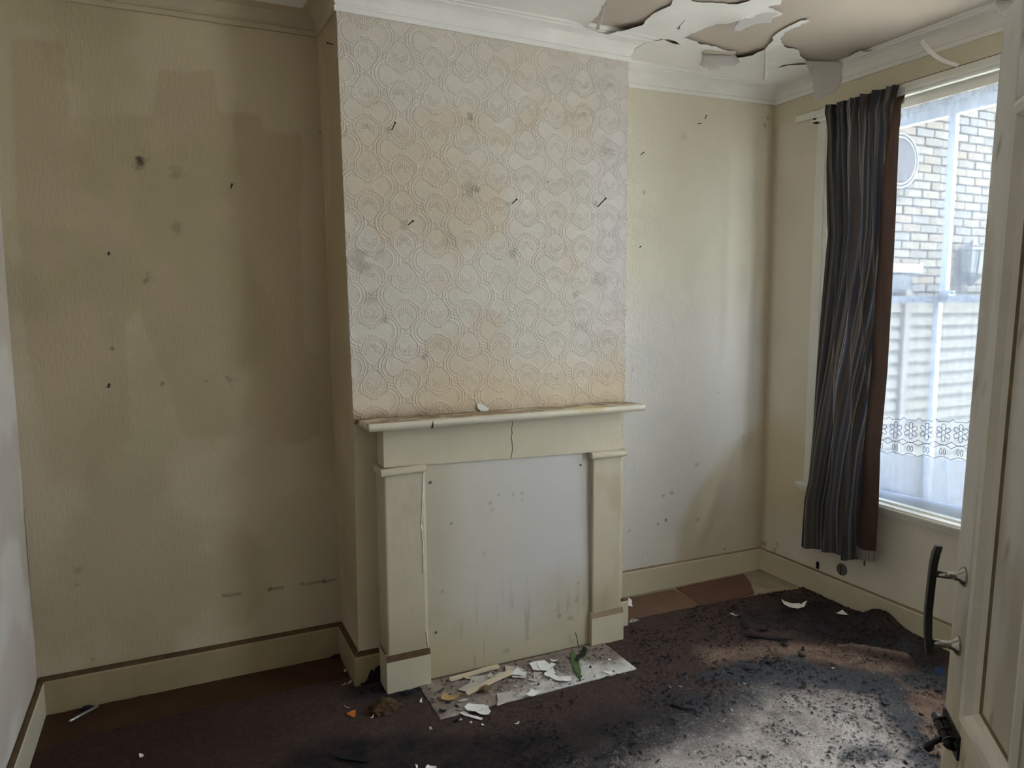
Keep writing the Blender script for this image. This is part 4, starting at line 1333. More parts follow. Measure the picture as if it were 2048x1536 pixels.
lan = thing('wall_lantern', 'dark coach lantern fixed on the brick wall outside the window', 'lantern', (5.735, .70, 1.84))
lx, ly = 5.735, .72
m_ = MB()
m_.tube([(lx, ly, 2.150), (lx, ly, 2.172), (lx, ly, 2.200), (lx, ly, 2.235), (lx, ly, 2.245)], [.135, .11, .05, .022, .012], 6)
m_.build('cap', M['lantern'], lan)
for k_ in range(6):
    a = math.pi * k_ / 3
    MB().tube([(lx + .085 * math.cos(a), ly + .085 * math.sin(a), 1.945), (lx + .118 * math.cos(a), ly + .118 * math.sin(a), 2.15)], .010, 5).build('cage_bar', M['lantern'], lan)
MB().tube([(lx, ly, 1.95), (lx, ly, 2.145)], [.072, .10], 6).build('glass', M['frost'], lan)
MB().tube([(lx, ly, 1.945), (lx, ly, 1.925), (lx, ly, 1.87), (lx, ly, 1.84)], [.095, .085, .035, .012], 6).build('base', M['lantern'], lan)
MB().tube([(lx, ly + .03, 1.90), (lx, ly + .08, 1.88), (lx, .83, 1.92)], .014, 6).build('bracket', M['lantern'], lan)

ve = thing('round_vent', 'round pale grey vent cover high on the brick wall beside the curtain', 'vent', (4.83, .80, 2.62))
m_ = MB().tube([(4.83, .835, 2.862), (4.83, .79, 2.862)], [.232, .232], 40).build('flange', M['grey_disc'], ve)
for ra_ in (.218, .188):
    MB().tube([(4.83 + ra_ * math.cos(a), .788, 2.862 + ra_ * math.sin(a)) for a in np.linspace(0, 2 * math.pi, 41)], .008, 6).build('ring', M['plate_pale'], ve)
MB().tube([(4.83, .79, 2.862), (4.83, .775, 2.862)], [.17, .16], 36).build('cover', M['grey_disc'], ve)
mesh('window_sill', *(lambda m_: (m_.V, m_.F))(MB().box(4.40, 5.10, .72, .86, 1.945, 2.020, .006)), M['plate_pale'], label='short white sill projecting from the brick wall behind the curtain edge', cat='sill')
mesh('meter_box', *(lambda m_: (m_.V, m_.F))(MB().box(4.52, 4.975, .73, .85, 1.78, 1.93, .01)), M['lantern'], label='small blue grey box under the white sill outside', cat='box')

# ================================================================== DOOR
az = math.radians(42.4)
de = np.array([math.sin(az), math.cos(az), 0])          # hinge -> leading edge
dn = np.array([-math.cos(az), math.sin(az), 0])         # the face the camera sees
DL = C + 1.25 * (R.T @ np.array([(1939 - 1024) / F, -(792 - 768) / F, 1.0]))
LEAN = math.radians(1.1)
Rm = Matrix.Rotation(LEAN, 3, Vector(de))
DZ = np.array([DL[0], DL[1], 1.35])


def dpt(s, z, n=0.0):
    """door coordinates: s from the leading edge towards the hinge, height z, n out of the seen face"""
    p = -de * s + dn * n + np.array([0, 0, z - 1.35])
    return DZ + np.array(Rm @ Vector(p))


door = thing('door_1', None, None, (DL[0], DL[1], 0.005), kind='structure')
DT, DW, DH = .036, .775, 2.155


def dbox(name, s0, s1, z0, z1, n0, n1, seed, step=.012, mat='door'):
    ns, nz = max(2, int((s1 - s0) / step)), max(2, int((z1 - z0) / (step * 2)))
    Sg, Zg = np.meshgrid(np.linspace(s0, s1, ns), np.linspace(z0, z1, nz), indexing='ij')
    f = np.array([dpt(s, z, n1) for s, z in zip(Sg.ravel(), Zg.ravel())])
    b_ = np.array([dpt(s, z, n0) for s, z in zip(Sg.ravel(), Zg.ravel())])
    nv = len(f)
    idx = np.arange(nv).reshape(ns, nz)
    ring = np.concatenate([idx[:, 0], idx[-1, 1:], idx[-2::-1, -1], idx[0, -2:0:-1]])
    rn = np.roll(ring, -1)
    q = quads(ns, nz)
    V = np.concatenate([f, b_])
    c = np.tile(lin(228, 225, 220), (len(V), 1))
    s_, z_ = np.tile(Sg.ravel(), 2), np.tile(Zg.ravel(), 2)
    n_ = fbm(s_ * 9 + seed, z_ * 3, 4, seed)
    c = mixc(c, lin(216, 203, 172), .7 * smooth(1.25, .95, z_ + .2 * (n_ - .5)))
    c = mixc(c, lin(192, 182, 164), .5 * smooth(.48, .66, n_))
    c = mixc(c, lin(150, 134, 108), .35 * np.exp(-((z_ - 1.2) / .16) ** 2) * smooth(.4, .6, n_) * (s_ < .3))
    c = mixc(c, lin(116, 98, 74), .6 * smooth(.74, .80, fbm(s_ * 45, z_ * 22, 3, seed + 4)))
    return mesh(name, V, np.concatenate([q, q[:, ::-1] + nv, np.stack([rn, ring, ring + nv, rn + nv], 1)]), M[mat], door, col=c)


ST, MU0 = .094, .115
dbox('stile', 0, ST, .005, DH, -DT, 0, 3)
dbox('stile', DW - .105, DW, .005, DH, -DT, 0, 4)
dbox('muntin', .340, .435, .22, 1.99, -DT, 0, 8)
for s0, s1 in ((ST, .340), (.435, DW - .105)):
    for z0, z1 in ((.005, .22), (.795, .982), (1.990, DH)):
        dbox('rail', s0, s1, z0, z1, -DT, 0, 5)
    for z0, z1 in ((.22, .795), (.982, 1.990)):
        dbox('panel', s0 + .005, s1 - .005, z0 + .005, z1 - .005, -.028, -.016, 6 + int(z0 * 10))
        # bolection moulding around the panel
        prof = [(0.0, 0.002), (.010, .007), (.022, .005), (.030, -.006), (.040, -.012), (.044, -.0165)]
        V, Fq = [], []
        for (o_, nn_) in prof:
            V += [dpt(s0 + o_, z0 + o_, nn_), dpt(s1 - o_, z0 + o_, nn_), dpt(s1 - o_, z1 - o_, nn_), dpt(s0 + o_, z1 - o_, nn_)]
        V += [dpt(a, b_, -.02) for a, b_ in ((s0, z0), (s1, z0), (s1, z1), (s0, z1))]
        kk = len(prof)
        for i in range(kk - 1):
            for j in range(4):
                Fq.append((i * 4 + j, i * 4 + (j + 1) % 4, (i + 1) * 4 + (j + 1) % 4, (i + 1) * 4 + j))
        for j in range(4):
            Fq.append((kk * 4 + j, kk * 4 + (j + 1) % 4, (j + 1) % 4, j))
        mesh('moulding', V, Fq, None, door, mats=[M['door_mould'], M['grime']], midx=[1 if i // 4 == kk - 2 else 0 for i in range(4 * (kk - 1))] + [0] * 4)
# pull handle
hs, hn = .046, .046
path = [(1.268, -.003), (1.255, .0005), (1.236, .003), (1.20, .004), (1.15, .005), (1.11, .003), (1.085, .000), (1.072, -.002)]
V, Fq = [], []
for z_, o_ in path:
    w_ = .0075 if abs(z_ - 1.17) < .09 else .0045
    V += [dpt(hs - w_, z_, hn + o_ - .0055), dpt(hs + w_, z_, hn + o_ - .0055), dpt(hs + w_, z_, hn + o_ + .0050), dpt(hs - w_, z_, hn + o_ + .0050)]
for i in range(len(path) - 1):
    for j in range(4):
        Fq.append((i * 4 + j, i * 4 + (j + 1) % 4, i * 4 + 4 + (j + 1) % 4, i * 4 + 4 + j))
Fq += [(3, 2, 1, 0), tuple(4 * (len(path) - 1) + j for j in range(4))]
ph_ = mesh('pull_handle', V, Fq, M['black'], door)
ph_['label'] = 'black strap pull handle on two chrome posts'
for z_ in (1.218, 1.094):
    m_ = MB().tube([dpt(hs, z_, 0), dpt(hs, z_, .004), dpt(hs, z_, .010), dpt(hs, z_, .018), dpt(hs, z_, hn - .004)], [.0175, .016, .0085, .0068, .0062], 16)
    m_.build('post', M['chrome'], ph_, True)
# slide bolt
V = [dpt(s, z, n) for s in (.002, .100) for z in (.915, .957) for n in (0, .004)]
sb = mesh('slide_bolt', V, [(0, 1, 3, 2), (4, 6, 7, 5), (0, 4, 5, 1), (2, 3, 7, 6), (0, 2, 6, 4), (1, 5, 7, 3)], M['black'], door)
sb['label'] = 'old black slide bolt near the door edge'
MB().tube([dpt(-.004, .936, .014), dpt(.0, .936, .014), dpt(.094, .936, .014)], [.006, .0075, .0075], 10).build('rod', M['black'], sb, True)
for s_ in (.022, .055, .085):
    m_ = MB().tube([dpt(s_, .936 + .0105 * math.cos(a), .004 + .0170 * math.sin(a)) for a in np.linspace(0, math.pi, 9)], .003, 6)
    m_.build('keeper_loop', M['black'], sb)
MB().tube([dpt(.072, .936, .02), dpt(.073, .925, .034), dpt(.074, .917, .040), dpt(.074, .910, .043)], [.005, .005, .0085, .006], 10).build('knob', M['black'], sb, True)

# ================================================================== NAILS AND FITTINGS
def nail(base, tip, rad, label, head=1.9):
    base, tip = np.asarray(base, float), np.asarray(tip, float)
    d = (tip - base) / np.linalg.norm(tip - base)
    t = thing('nail', label, 'nail', base, 'old nails left in the walls')
    MB().tube([base - d * .006, tip], rad, 8).build('shank', M['nail'], t, True)
    MB().tube([tip - d * .0005, tip + d * .002], rad * head, 10).build('head', M['nail'], t)


NB = -D - .0015
for bx, by, tx, ty, ln, lab in (
        (784, 259, 790, 246, .034, 'dark nail at the upper left of the embossed chimney breast, pointing up'),
        (817, 449, 826, 442, .034, 'dark nail low on the left of the embossed chimney breast'),
        (1025, 407, 1033, 399, .034, 'dark nail in the middle of the embossed chimney breast'),
        (1196, 413, 1211, 397, .052, 'longest dark nail, near the right edge of the embossed chimney breast')):
    p = at(bx, by, 1, NB)
    q_ = at(tx, ty, 1, NB - ln)
    nail(p, q_, .0024 if ln < .05 else .0028, lab)
for bx, by, tx, ty, ln, lab in (
        (462, 376, 464, 369, .018, 'small dark nail high on the patchy left alcove wall'),
        (216.5, 509, 217.5, 506, .010, 'tiny nail at the left of the patchy alcove wall, under the mould spot'),
        (217, 774, 218, 769, .014, 'tiny nail low on the left of the patchy alcove wall')):
    nail(at(bx, by, 1, -.001), at(tx, ty, 1, -.001 - ln), .0024, lab)
for bx, by, tx, ty, ln, lab in (
        (1411, 236, 1413, 231, .010, 'upper of two short nails high on the right alcove wall'),
        (1396, 247.5, 1401, 247, .014, 'lower of two short nails high on the right alcove wall'),
        (1282.5, 309, 1287, 305, .016, 'short nail in the right alcove close to the chimney breast'),
        (1279, 495, 1281.5, 493, .010, 'tiny nail in the right alcove below the short one')):
    nail(at(bx, by, 1, -.003), at(tx, ty, 1, -.003 - ln), .0020, lab)
p, q_ = at(664.5, 88.5, 0, -.018), at(655.5, 86, 0, -.032)
nail(p, q_, .002, 'short nail on the side of the chimney breast under the cornice')
p = at(1684, 1139, 0, XW - .002)
t = thing('blanking_plate', 'round grey blanking plate on the wall under the striped curtain', 'blanking plate', (p[0], p[1], p[2] - .032))
MB().tube([p + [.004, 0, 0], p + [-.006, 0, 0], p + [-.009, 0, 0]], [.034, .033, .026], 20).build('disc', M['plate'], t)
MB().box(p[0] - .0105, p[0] - .008, p[1] - .003, p[1] + .003, p[2] - .026, p[2] + .024).build('slot', M['nail'], t)
p = at(1635, 1130, 0, XW - .003)
mesh('plaster_peg', *(lambda m_: (m_.V, m_.F))(MB().box(p[0] - .006, p[0] + .004, p[1] - .010, p[1] + .008, p[2] - .022, p[2] + .020, .003)), M['nail'], label='small dark wooden peg just above the window skirting', cat='peg')

# ================================================================== DEBRIS
ZH = .0105


def flake(poly, z, mat, label, cat='paint flake', group=None, name='paint_flake', lift=.006, th=.0012, tilt=0.0, scale=1.0, off=(0, 0)):
    w = [at(a * scale + off[0], b_ * scale + off[1], 2, z + .004)[:2] for a, b_ in poly]
    w = densify(w, .010, .0006, int(poly[0][0]) % 97)
    V2_, T_ = polymesh(w, .012)
    m0, m1 = V2_.min(0), V2_.max(0)
    cxy = (m0 + m1) / 2
    r_ = np.hypot(V2_[:, 0] - cxy[0], V2_[:, 1] - cxy[1])
    zz_ = z + .0016 + lift * (r_ / max(r_.max(), 1e-6)) ** 2 + tilt * (V2_[:, 1] - m0[1]) / max(m1[1] - m0[1], 1e-6) + .0015 * fbm(V2_[:, 0] * 40, V2_[:, 1] * 40, 2, 3)
    return slab(name, np.column_stack([V2_, zz_]), T_, (0, 0, 1), th, [M[mat]], label=label, cat=cat, group=group)


G1 = 'paint flakes on the hearth'
s2_, o2_ = 1 / 7.877, (860, 1300)
s3_, o3_ = 1 / 8.904, (1050, 1290)
flake([(440, 630), (620, 510), (660, 410), (900, 400), (960, 440), (980, 455), (800, 560), (560, 660)], ZH, 'flake_beige', 'large beige flake lying behind the front wooden stick', group=G1, scale=s2_, off=o2_, lift=.004)
flake([(895, 400), (960, 360), (1000, 395), (990, 450), (930, 440)], ZH + .006, 'flake_beige', 'small rounded beige flake leaning on the large beige one', group=G1, scale=s2_, off=o2_)
flake([(1000, 400), (1090, 350), (1170, 360), (1150, 420), (1050, 450)], ZH, 'flake_beige', 'dull beige flake under the upper end of the front stick', group=G1, scale=s2_, off=o2_)
flake([(1290, 360), (1370, 285), (1460, 335), (1520, 350), (1510, 420), (1400, 385), (1300, 390)], ZH + .012, 'flake', 'white flake on top of a small stack at the end of the front stick', group=G1, scale=s2_, off=o2_)
flake([(1290, 392), (1400, 395), (1510, 400), (1505, 440), (1400, 425), (1300, 430)], ZH + .004, 'flake', 'lower white flake of the small stack at the stick end', group=G1, scale=s2_, off=o2_, lift=.003)
flake([(1185, 255), (1350, 265), (1330, 320), (1290, 360), (1190, 345)], ZH, 'flake_beige', 'pinkish beige flake near the board, behind the small white stack', group=G1, scale=s2_, off=o2_)
flake([(1365, 250), (1470, 290), (1515, 320), (1455, 335), (1370, 285)], ZH + .002, 'flake_beige', 'narrow beige flake tucked between stack and board', group=G1, scale=s2_, off=o2_)
flake([(75, 330), (200, 295), (240, 400), (280, 460), (150, 440)], ZH + .006, 'flake', 'white flake left of the crack in the big white pile', group=G1, scale=s3_, off=o3_)
flake([(205, 297), (300, 285), (345, 275), (440, 335), (470, 310), (550, 345), (460, 400), (395, 470), (285, 460), (245, 400)], ZH + .006, 'flake', 'largest white flake of the pile beside the green sprig', group=G1, scale=s3_, off=o3_)
flake([(340, 500), (420, 440), (500, 415), (530, 480), (525, 530), (430, 570), (350, 545)], ZH + .009, 'flake', 'white flake with a dark hole in the middle of the pile', group=G1, scale=s3_, off=o3_)
flake([(430, 573), (530, 535), (600, 562), (640, 560), (655, 650), (600, 635)], ZH + .005, 'flake', 'white flake at the front of the pile, left half', group=G1, scale=s3_, off=o3_)
flake([(645, 562), (720, 560), (740, 555), (830, 570), (815, 640), (740, 650), (662, 648)], ZH + .005, 'flake', 'white flake at the front of the pile, nearest the green leaf', group=G1, scale=s3_, off=o3_)
flake([(150, 590), (155, 480), (320, 480), (240, 530), (165, 590)], ZH, 'flake_beige', 'grey beige flake below the big white pile', group=G1, scale=s3_, off=o3_)
flake([(45, 620), (110, 600), (250, 600), (290, 665), (140, 640)], ZH, 'flake_beige', 'thin pale sliver in the middle of the hearth', group=G1, scale=s3_, off=o3_)
flake([(15, 900), (120, 785), (160, 800), (310, 825), (130, 930), (60, 925)], ZH, 'flake', 'clean white four-sided flake on the front edge of the hearth', group=G1, scale=s3_, off=o3_, lift=.008)
flake([(1050, 680), (1290, 655), (1310, 760), (1080, 885), (1050, 880), (1070, 780)], ZH, 'flake_beige', 'beige squarish flake at the middle front of the hearth', group=G1, scale=s2_, off=o2_, lift=.004)
flake([(540, 915), (610, 860), (850, 870), (905, 905), (720, 965), (580, 960)], ZH + .008, 'flake', 'big bright white flake overhanging the front left of the hearth', group=G1, scale=s2_, off=o2_, tilt=.006)
flake([(715, 985), (910, 905), (960, 985), (930, 1000), (940, 1025), (800, 1010)], .008, 'flake', 'white flake with a torn end against the big bright one', group=G1, scale=s2_, off=o2_, lift=.012)
flake([(470, 1000), (540, 970), (600, 1000), (660, 1020), (740, 1035), (835, 1085), (815, 1115), (700, 1070), (600, 1040), (520, 1025)], .007, 'flake', 'long jagged white flake on the carpet before the hearth', group=G1, scale=s2_, off=o2_)
flake([(430, 815), (500, 770), (560, 760), (625, 790), (520, 805)], ZH, 'flake_beige', 'leaf shaped pale flake beside the tan scrap', group=G1, scale=s2_, off=o2_)
flake([(455, 1110), (490, 1080), (512, 1112)], .008, 'flake', 'small triangular white flake on the carpet before the hearth', group=G1, scale=s2_, off=o2_)
flake([(625, 1140), (650, 1130), (670, 1155), (640, 1160)], .008, 'flake', 'tiny white chip on the carpet, right of the triangular one', group=G1, scale=s2_, off=o2_)
flake([(810, 1165), (850, 1175), (860, 1195), (815, 1190)], .008, 'flake', 'tiny white chip on the carpet below the jagged flake', group=G1, scale=s2_, off=o2_)
flake([(1335, 1165), (1400, 1130), (1412, 1142), (1350, 1178)], .009, 'flake', 'thin white splinter on the brown carpet in front of the hearth', group=G1, scale=s2_, off=o2_)
flake([(1390, 470), (1540, 465), (1570, 490), (1530, 540), (1490, 515)], ZH, 'flake', 'lone white flake on the clean right end of the hearth', group=G1, scale=s3_, off=o3_)
flake([(450, 260), (580, 265), (570, 290), (460, 283)], ZH + .002, 'flake', 'small white bar shaped chip behind the big pile', group=G1, scale=s3_, off=o3_)
flake([(1480, 255), (1500, 248), (1545, 278), (1490, 280)], ZH, 'flake', 'small white chip on the upper right of the hearth', group=G1, scale=s3_, off=o3_)
flake([(510, 425), (560, 415), (690, 435), (640, 455), (560, 445)], ZH + .004, 'stick', 'pale pointed wood sliver behind the large beige flake', 'wood sliver', None, name='wood_sliver', scale=s2_, off=o2_)
flake([(165, 800), (195, 720), (240, 690), (330, 720), (480, 725), (440, 790), (330, 795), (200, 815)], ZH, 'flake_tan', 'crumpled tan paper scrap on the left of the hearth', 'paper scrap', None, name='paper_scrap', scale=s2_, off=o2_, lift=.014)
flake([(135, 955), (150, 935), (255, 945), (255, 970), (205, 990)], ZH, 'char', 'black charred chip on the left corner of the hearth', 'charred scrap', None, name='charred_scrap', scale=s2_, off=o2_)
G2 = 'paint flakes on the carpet by the window'
s4_, o4_ = 1 / 4.452, (1440, 1150)
flake([(545, 220), (575, 235), (640, 250), (710, 250), (720, 262), (740, 245), (775, 235), (750, 285), (690, 308), (620, 298), (570, 265)], .012, 'flake', 'curved white shard shaped like a crescent on the dark carpet', group=G2, scale=s4_, off=o4_, lift=.010)
flake([(1030, 340), (1090, 315), (1145, 355), (1110, 350)], .014, 'flake', 'triangular white flake near the window skirting', group=G2, scale=s4_, off=o4_)
flake([(1545, 535), (1600, 520), (1625, 530), (1690, 545), (1688, 567), (1620, 555), (1590, 557)], .020, 'flake', 'white flake with two points by the skirting, nearest the door', group=G2, scale=s4_, off=o4_)
flake([(85, 345), (110, 338), (130, 350), (175, 360), (130, 358)], .012, 'flake_beige', 'small bent beige flake left of the crescent shard', group=G2, scale=s4_, off=o4_)
flake([(985, 440), (1060, 460), (1075, 555), (990, 545)], .004, 'flake', 'white chip standing against the fire surround skirting at the right', group=G2, scale=1 / 10.24, off=(1160, 1160), tilt=.02)
flake([(985, 870), (1060, 790), (1210, 825), (1080, 860)], .004, 'flake_beige', 'torn beige scrap at the corner of the right floor sheet', group=G2, scale=1 / 10.24, off=(1160, 1160))
G3 = 'paint flakes on the carpet at the left'
s5_, o5_ = 1 / 7.8375, (660, 1340)
flake([(1495, 1530), (1530, 1490), (1660, 1510), (1675, 1560), (1560, 1580)], .010, 'flake', 'bluish white flake at the bottom edge of the picture', group=G3, scale=s5_, off=o5_)
flake([(1340, 1490), (1375, 1495), (1372, 1550), (1355, 1550)], .010, 'flake', 'narrow white flake left of the one at the bottom edge', group=G3, scale=s5_, off=o5_)
flake([(175, 240), (240, 200), (250, 235)], .005, 'flake_tan', 'tan splinter on the dark sheet beside the chimney skirting', group=G3, scale=s5_, off=o5_)
flake([(255, 215), (325, 160), (345, 185), (270, 230)], .005, 'flake_beige', 'beige splinter on the dark sheet beside the chimney skirting', group=G3, scale=s5_, off=o5_)
flake([(215, 0), (245, -10), (262, 20), (230, 40)], .005, 'flake_beige', 'beige chip in the left alcove corner by the chimney skirting', group=G3, scale=s5_, off=o5_)
flake([(630, 760), (690, 695), (670, 750)], .010, 'flake', 'slim white flake below the brown clump', group=G3, scale=s5_, off=o5_)
flake([(1405, 480), (1440, 440), (1450, 515), (1410, 515)], .010, 'flake', 'white chip on the carpet close to the left edge of the hearth', group=G3, scale=s5_, off=o5_)
flake([(220, 565), (250, 568), (318, 590), (300, 600)], .010, 'flake_beige', 'thin pale splinter above the orange shard', group=G3, scale=s5_, off=o5_)
flake([(278, 1509), (283, 1508), (288, 1510), (286, 1515), (280, 1515)], .010, 'flake', 'lone white speck on the dark carpet at the far left', group=G3)
flake([(1550, 910), (1585, 900), (1605, 935), (1570, 945)], .010, 'flake_beige', 'star shaped pale chip on the carpet left of the hearth corner', group=G3, scale=s5_, off=o5_)
flake([(260, 680), (340, 640), (405, 630), (400, 690), (375, 730)], .010, 'orange', 'small orange shard on the carpet left of the brown clump', 'shard', None, name='orange_shard', scale=s5_, off=o5_, th=.006, lift=.004)

# flake leaning on the shelf against the wallpaper
P = [at(x_, y_, 1, -D - .012) for x_, y_ in ((954, 809), (962, 811), (970, 815), (978, 820), (975, 824.5), (962, 825), (956, 820))]
m_ = MB().prism(P, (0, .0016, 0))
o = m_.build('paint_flake', M['flake'], label='white flake standing on the mantel shelf against the wallpaper', cat='paint flake')
mn = min(p[2] for p in P)
o.location.z += (1.2005 - mn)
m_ = MB().box(-.035, .035, -.012, .012, 0, .002)
P = at(1836, 1017, 2, .6405)
mesh('paint_chip', [(v[0] * .25 + P[0], v[1] + P[1], v[2] + .6402) for v in m_.V], m_.F, M['flake'], label='white chip lying on the window board', cat='paint flake')

# sticks, tube, leaf, shell, clump
for a, b_, lab, rad in (((901, 1358.5), (997, 1332), 'split pine stick lying along the blanking board', .0085), ((934, 1387), (1023, 1347.5), 'split pine stick lying across the hearth flakes, broken at its left end', .0095)):
    A, B_ = at(*a, 2, ZH + .010), at(*b_, 2, ZH + .012)
    if rad > .009:
        A[2] += .004
        B_[2] += .010
    e = (B_ - A) / np.linalg.norm(B_ - A)
    k = np.cross(e, (0, 0, 1.0))
    L_ = np.linalg.norm(B_ - A) / 2
    Vs, Fs = [], []
    for t_ in np.linspace(0, 1, 9):
        p = A + (B_ - A) * t_ + k * .0015 * math.sin(t_ * 7)
        for sx, sz in ((-1, -1), (1, -1), (1, 1), (-1, 1)):
            Vs.append(p + k * rad * sx * (1 - .12 * math.sin(t_ * 5)) + np.array([0, 0, rad * .8 * sz]))
    for i in range(8):
        for j in range(4):
            Fs.append((i * 4 + j, i * 4 + (j + 1) % 4, i * 4 + 4 + (j + 1) % 4, i * 4 + 4 + j))
    Fs += [(3, 2, 1, 0), (32, 33, 34, 35)]
    Vs[0] -= e * .006
    Vs[2] -= e * .010
    mesh('wood_stick', Vs, Fs, M['stick'], label=lab, cat='stick', group='wooden sticks on the hearth')
A, B_ = at(138, 1443, 2, .012), at(196, 1412, 2, .012)
m_ = MB().tube([A, A + (B_ - A) * .03, B_], [.0045, .006, .006], 12)
m_.build('metal_tube', M['silver'], True and None, True, label='thin silver tube lying against the left alcove skirting', cat='tube')
p = at(972, 1384, 2, ZH)
V, Fq = [], []
sn = thing('snail_shell', 'small brown snail shell on the hearth below the front stick', 'shell', (p[0], p[1], ZH))
path = []
rads = []
for t_ in np.linspace(0, 1, 40):
    a = t_ * 2 * math.pi * 2.4
    rr_ = .016 * (1 - t_) ** 1.1 + .001
    path.append((p[0] + rr_ * .75 * math.cos(a), p[1] + rr_ * .55 * math.sin(a) - .006 * t_, ZH + .013 + .010 * t_ + rr_ * .25 * math.sin(a)))
    rads.append(.0105 * (1 - t_) ** .9 + .001)
MB().tube(path, rads, 10).build('whorl', M['shell'], sn, True)
MB().tube([path[0], np.array(path[0]) + [.001, -.004, -.002]], [.0095, .006], 10).build('opening', M['nail'], sn)
# sprig growing from behind the board
pb = at(1158, 1313, 2, ZH)
sp_ = thing('sapling_sprig', 'green leafy sprig growing from under the right end of the blanking board', 'plant', pb)
Y0 = YB - .035
st = [at(1162, 1312, 1, Y0), at(1160, 1300, 1, Y0), at(1156, 1288, 1, Y0), at(1154, 1276, 1, Y0), at(1149.5, 1264, 1, Y0)]
st[0][2] = ZH
MB().tube(st, [.0030, .0028, .0025, .002, .0012], 6).build('stem', M['stem'], sp_, True)


def leaf(tips, width, mat, arch, twist=0.0, name='leaf'):
    A, B_ = np.asarray(tips[0]), np.asarray(tips[1])
    e = B_ - A
    L_ = np.linalg.norm(e)
    e = e / L_
    side = np.cross(e, (0, 0, 1.0))
    side /= np.linalg.norm(side)
    up = np.cross(side, e)
    side = side * math.cos(twist) + up * math.sin(twist)
    up = np.cross(side, e)
    V, nl_ = [], 14
    for i in range(nl_ + 1):
        t_ = i / nl_
        w_ = width * (math.sin(math.pi * min(t_ ** .75, 1)) ** .8) * (1 - .15 * math.sin(t_ * 9))
        for j in (-1, -.5, 0, .5, 1):
            V.append(A + e * L_ * t_ + side * w_ * j + up * (arch * math.sin(math.pi * t_) + .25 * w_ * abs(j)))
    mesh(name, V, quads(nl_ + 1, 5), M[mat], sp_, True)


def flat_leaf(pts_px, A, B_, mat):
    """a limp leaf on the plane through A and B, level across; outline from the photograph"""
    A, B_ = np.asarray(A), np.asarray(B_)
    e = (B_ - A) / np.linalg.norm(B_ - A)
    xa = np.array([1.0, 0, 0]) - e[0] * e
    xa /= np.linalg.norm(xa)
    n = np.cross(xa, e)
    n = n if n[2] > 0 else -n
    Pp = [at_plane(x_, y_, A, n) for x_, y_ in pts_px]
    uv = np.array([[(q_ - A) @ xa, (q_ - A) @ e] for q_ in Pp])
    V2_, T_ = polymesh(densify(uv, .008, .0004, 5), .007)
    cu = (uv[:, 0].min() + uv[:, 0].max()) / 2
    cr = .006 * np.abs(V2_[:, 0] - cu) / (np.ptp(uv[:, 0]) / 2) + .004 * np.sin(V2_[:, 1] * 55)
    V_ = A + V2_[:, :1] * xa + V2_[:, 1:] * e + cr[:, None] * n
    V_[:, 2] = np.maximum(V_[:, 2], ZH + .002)
    slab('leaf', V_, T_, n, .0008, [M[mat]], sp_, smooth_=True)


q3 = lambda L3: [(x_ / 8.904 + 1050, y_ / 8.904 + 1290) for x_, y_ in L3]
flat_leaf(q3([(800, 300), (812, 245), (850, 200), (890, 212), (920, 280), (962, 335), (985, 420), (1003, 490), (990, 590), (1008, 638), (985, 642), (930, 575), (870, 480), (835, 400), (808, 345)]),
          at(1149, 1311, 1, Y0 - .01), at(1161, 1362, 2, ZH + .006), 'leaf')
flat_leaf(q3([(915, 290), (928, 190), (990, 165), (1040, 70), (1100, 95), (1088, 170), (1060, 215), (1000, 235), (960, 290)]),
          at(1166, 1299, 1, Y0 - .004), at(1156, 1324, 2, ZH + .010), 'leaf_shaded')
MB().tube([at(1153, 1316, 1, Y0 - .012), at(1157, 1309, 1, Y0 - .008), at(1160, 1302, 1, Y0)], .0018, 6).build('leaf_stalk', M['stem'], sp_, True)
leaf((at(1154, 1276, 1, Y0), at(1149, 1262, 1, Y0)), .004, 'leaf', .001)
# brown clump and charcoal
p = at(768, 1418, 2, .01)


def lump(name, c0, rad, mat, seed, rough_, label, cat, nsub=28, group=None):
    th, ph2 = np.meshgrid(np.linspace(0, 2 * math.pi, nsub * 2), np.linspace(0.02, math.pi / 2 + .25, nsub), indexing='ij')
    dx, dy, dz = np.sin(ph2) * np.cos(th), np.sin(ph2) * np.sin(th), np.cos(ph2)
    n_ = fbm(dx * 2.2 + 5 + dz, dy * 2.2 + dz * 1.4, 4, seed)
    th_blend = np.cos(th / 2) ** 40
    r_ = 1 + rough_ * (n_ - .5) * 2
    V = np.stack([c0[0] + rad[0] * r_ * dx, c0[1] + rad[1] * r_ * dy, np.maximum(c0[2] + rad[2] * r_ * dz, c0[2] - .002)], -1).reshape(-1, 3)
    return mesh(name, V, quads(nsub * 2, nsub), M[mat], None, True, label=label, cat=cat, group=group)


lump('debris_clump', (p[0], p[1], .008), (.062, .048, .036), 'clump', 4, .55, 'brown fibrous clump on the carpet in front of the left fire surround foot', 'debris', 36)
G4 = 'charcoal lumps by the fire surround'
for i, (x_, y_, r_, lab) in enumerate(((818, 1385, .024, 'black charred lump against the left plinth, beside the hearth corner'), (838, 1379, .014, 'smaller black lump touching the hearth corner'),
                                       (735, 1382, .022, 'black lump of rotten debris at the sooty skirting left of the surround'), (752, 1378, .016, 'black crumb pile tight against the left plinth side'),
                                       (714, 1440 - 78, .015, 'black lump at the skirting corner of the chimney side'), (672, 1313, .020, 'black lump in the far corner of the left alcove'), (173, 1416, .020, 'black lump beside the silver tube at the left skirting'), (915, 1441, .012, 'black crumb at the front left corner of the hearth'))):
    p = at(x_, y_, 2, .008)
    lump('charcoal_lump', (p[0], min(p[1], -.03), .006), (r_ * 1.3, r_ * .8, r_ * .55), 'char', 30 + i, .5, lab, 'charcoal', 12, G4)
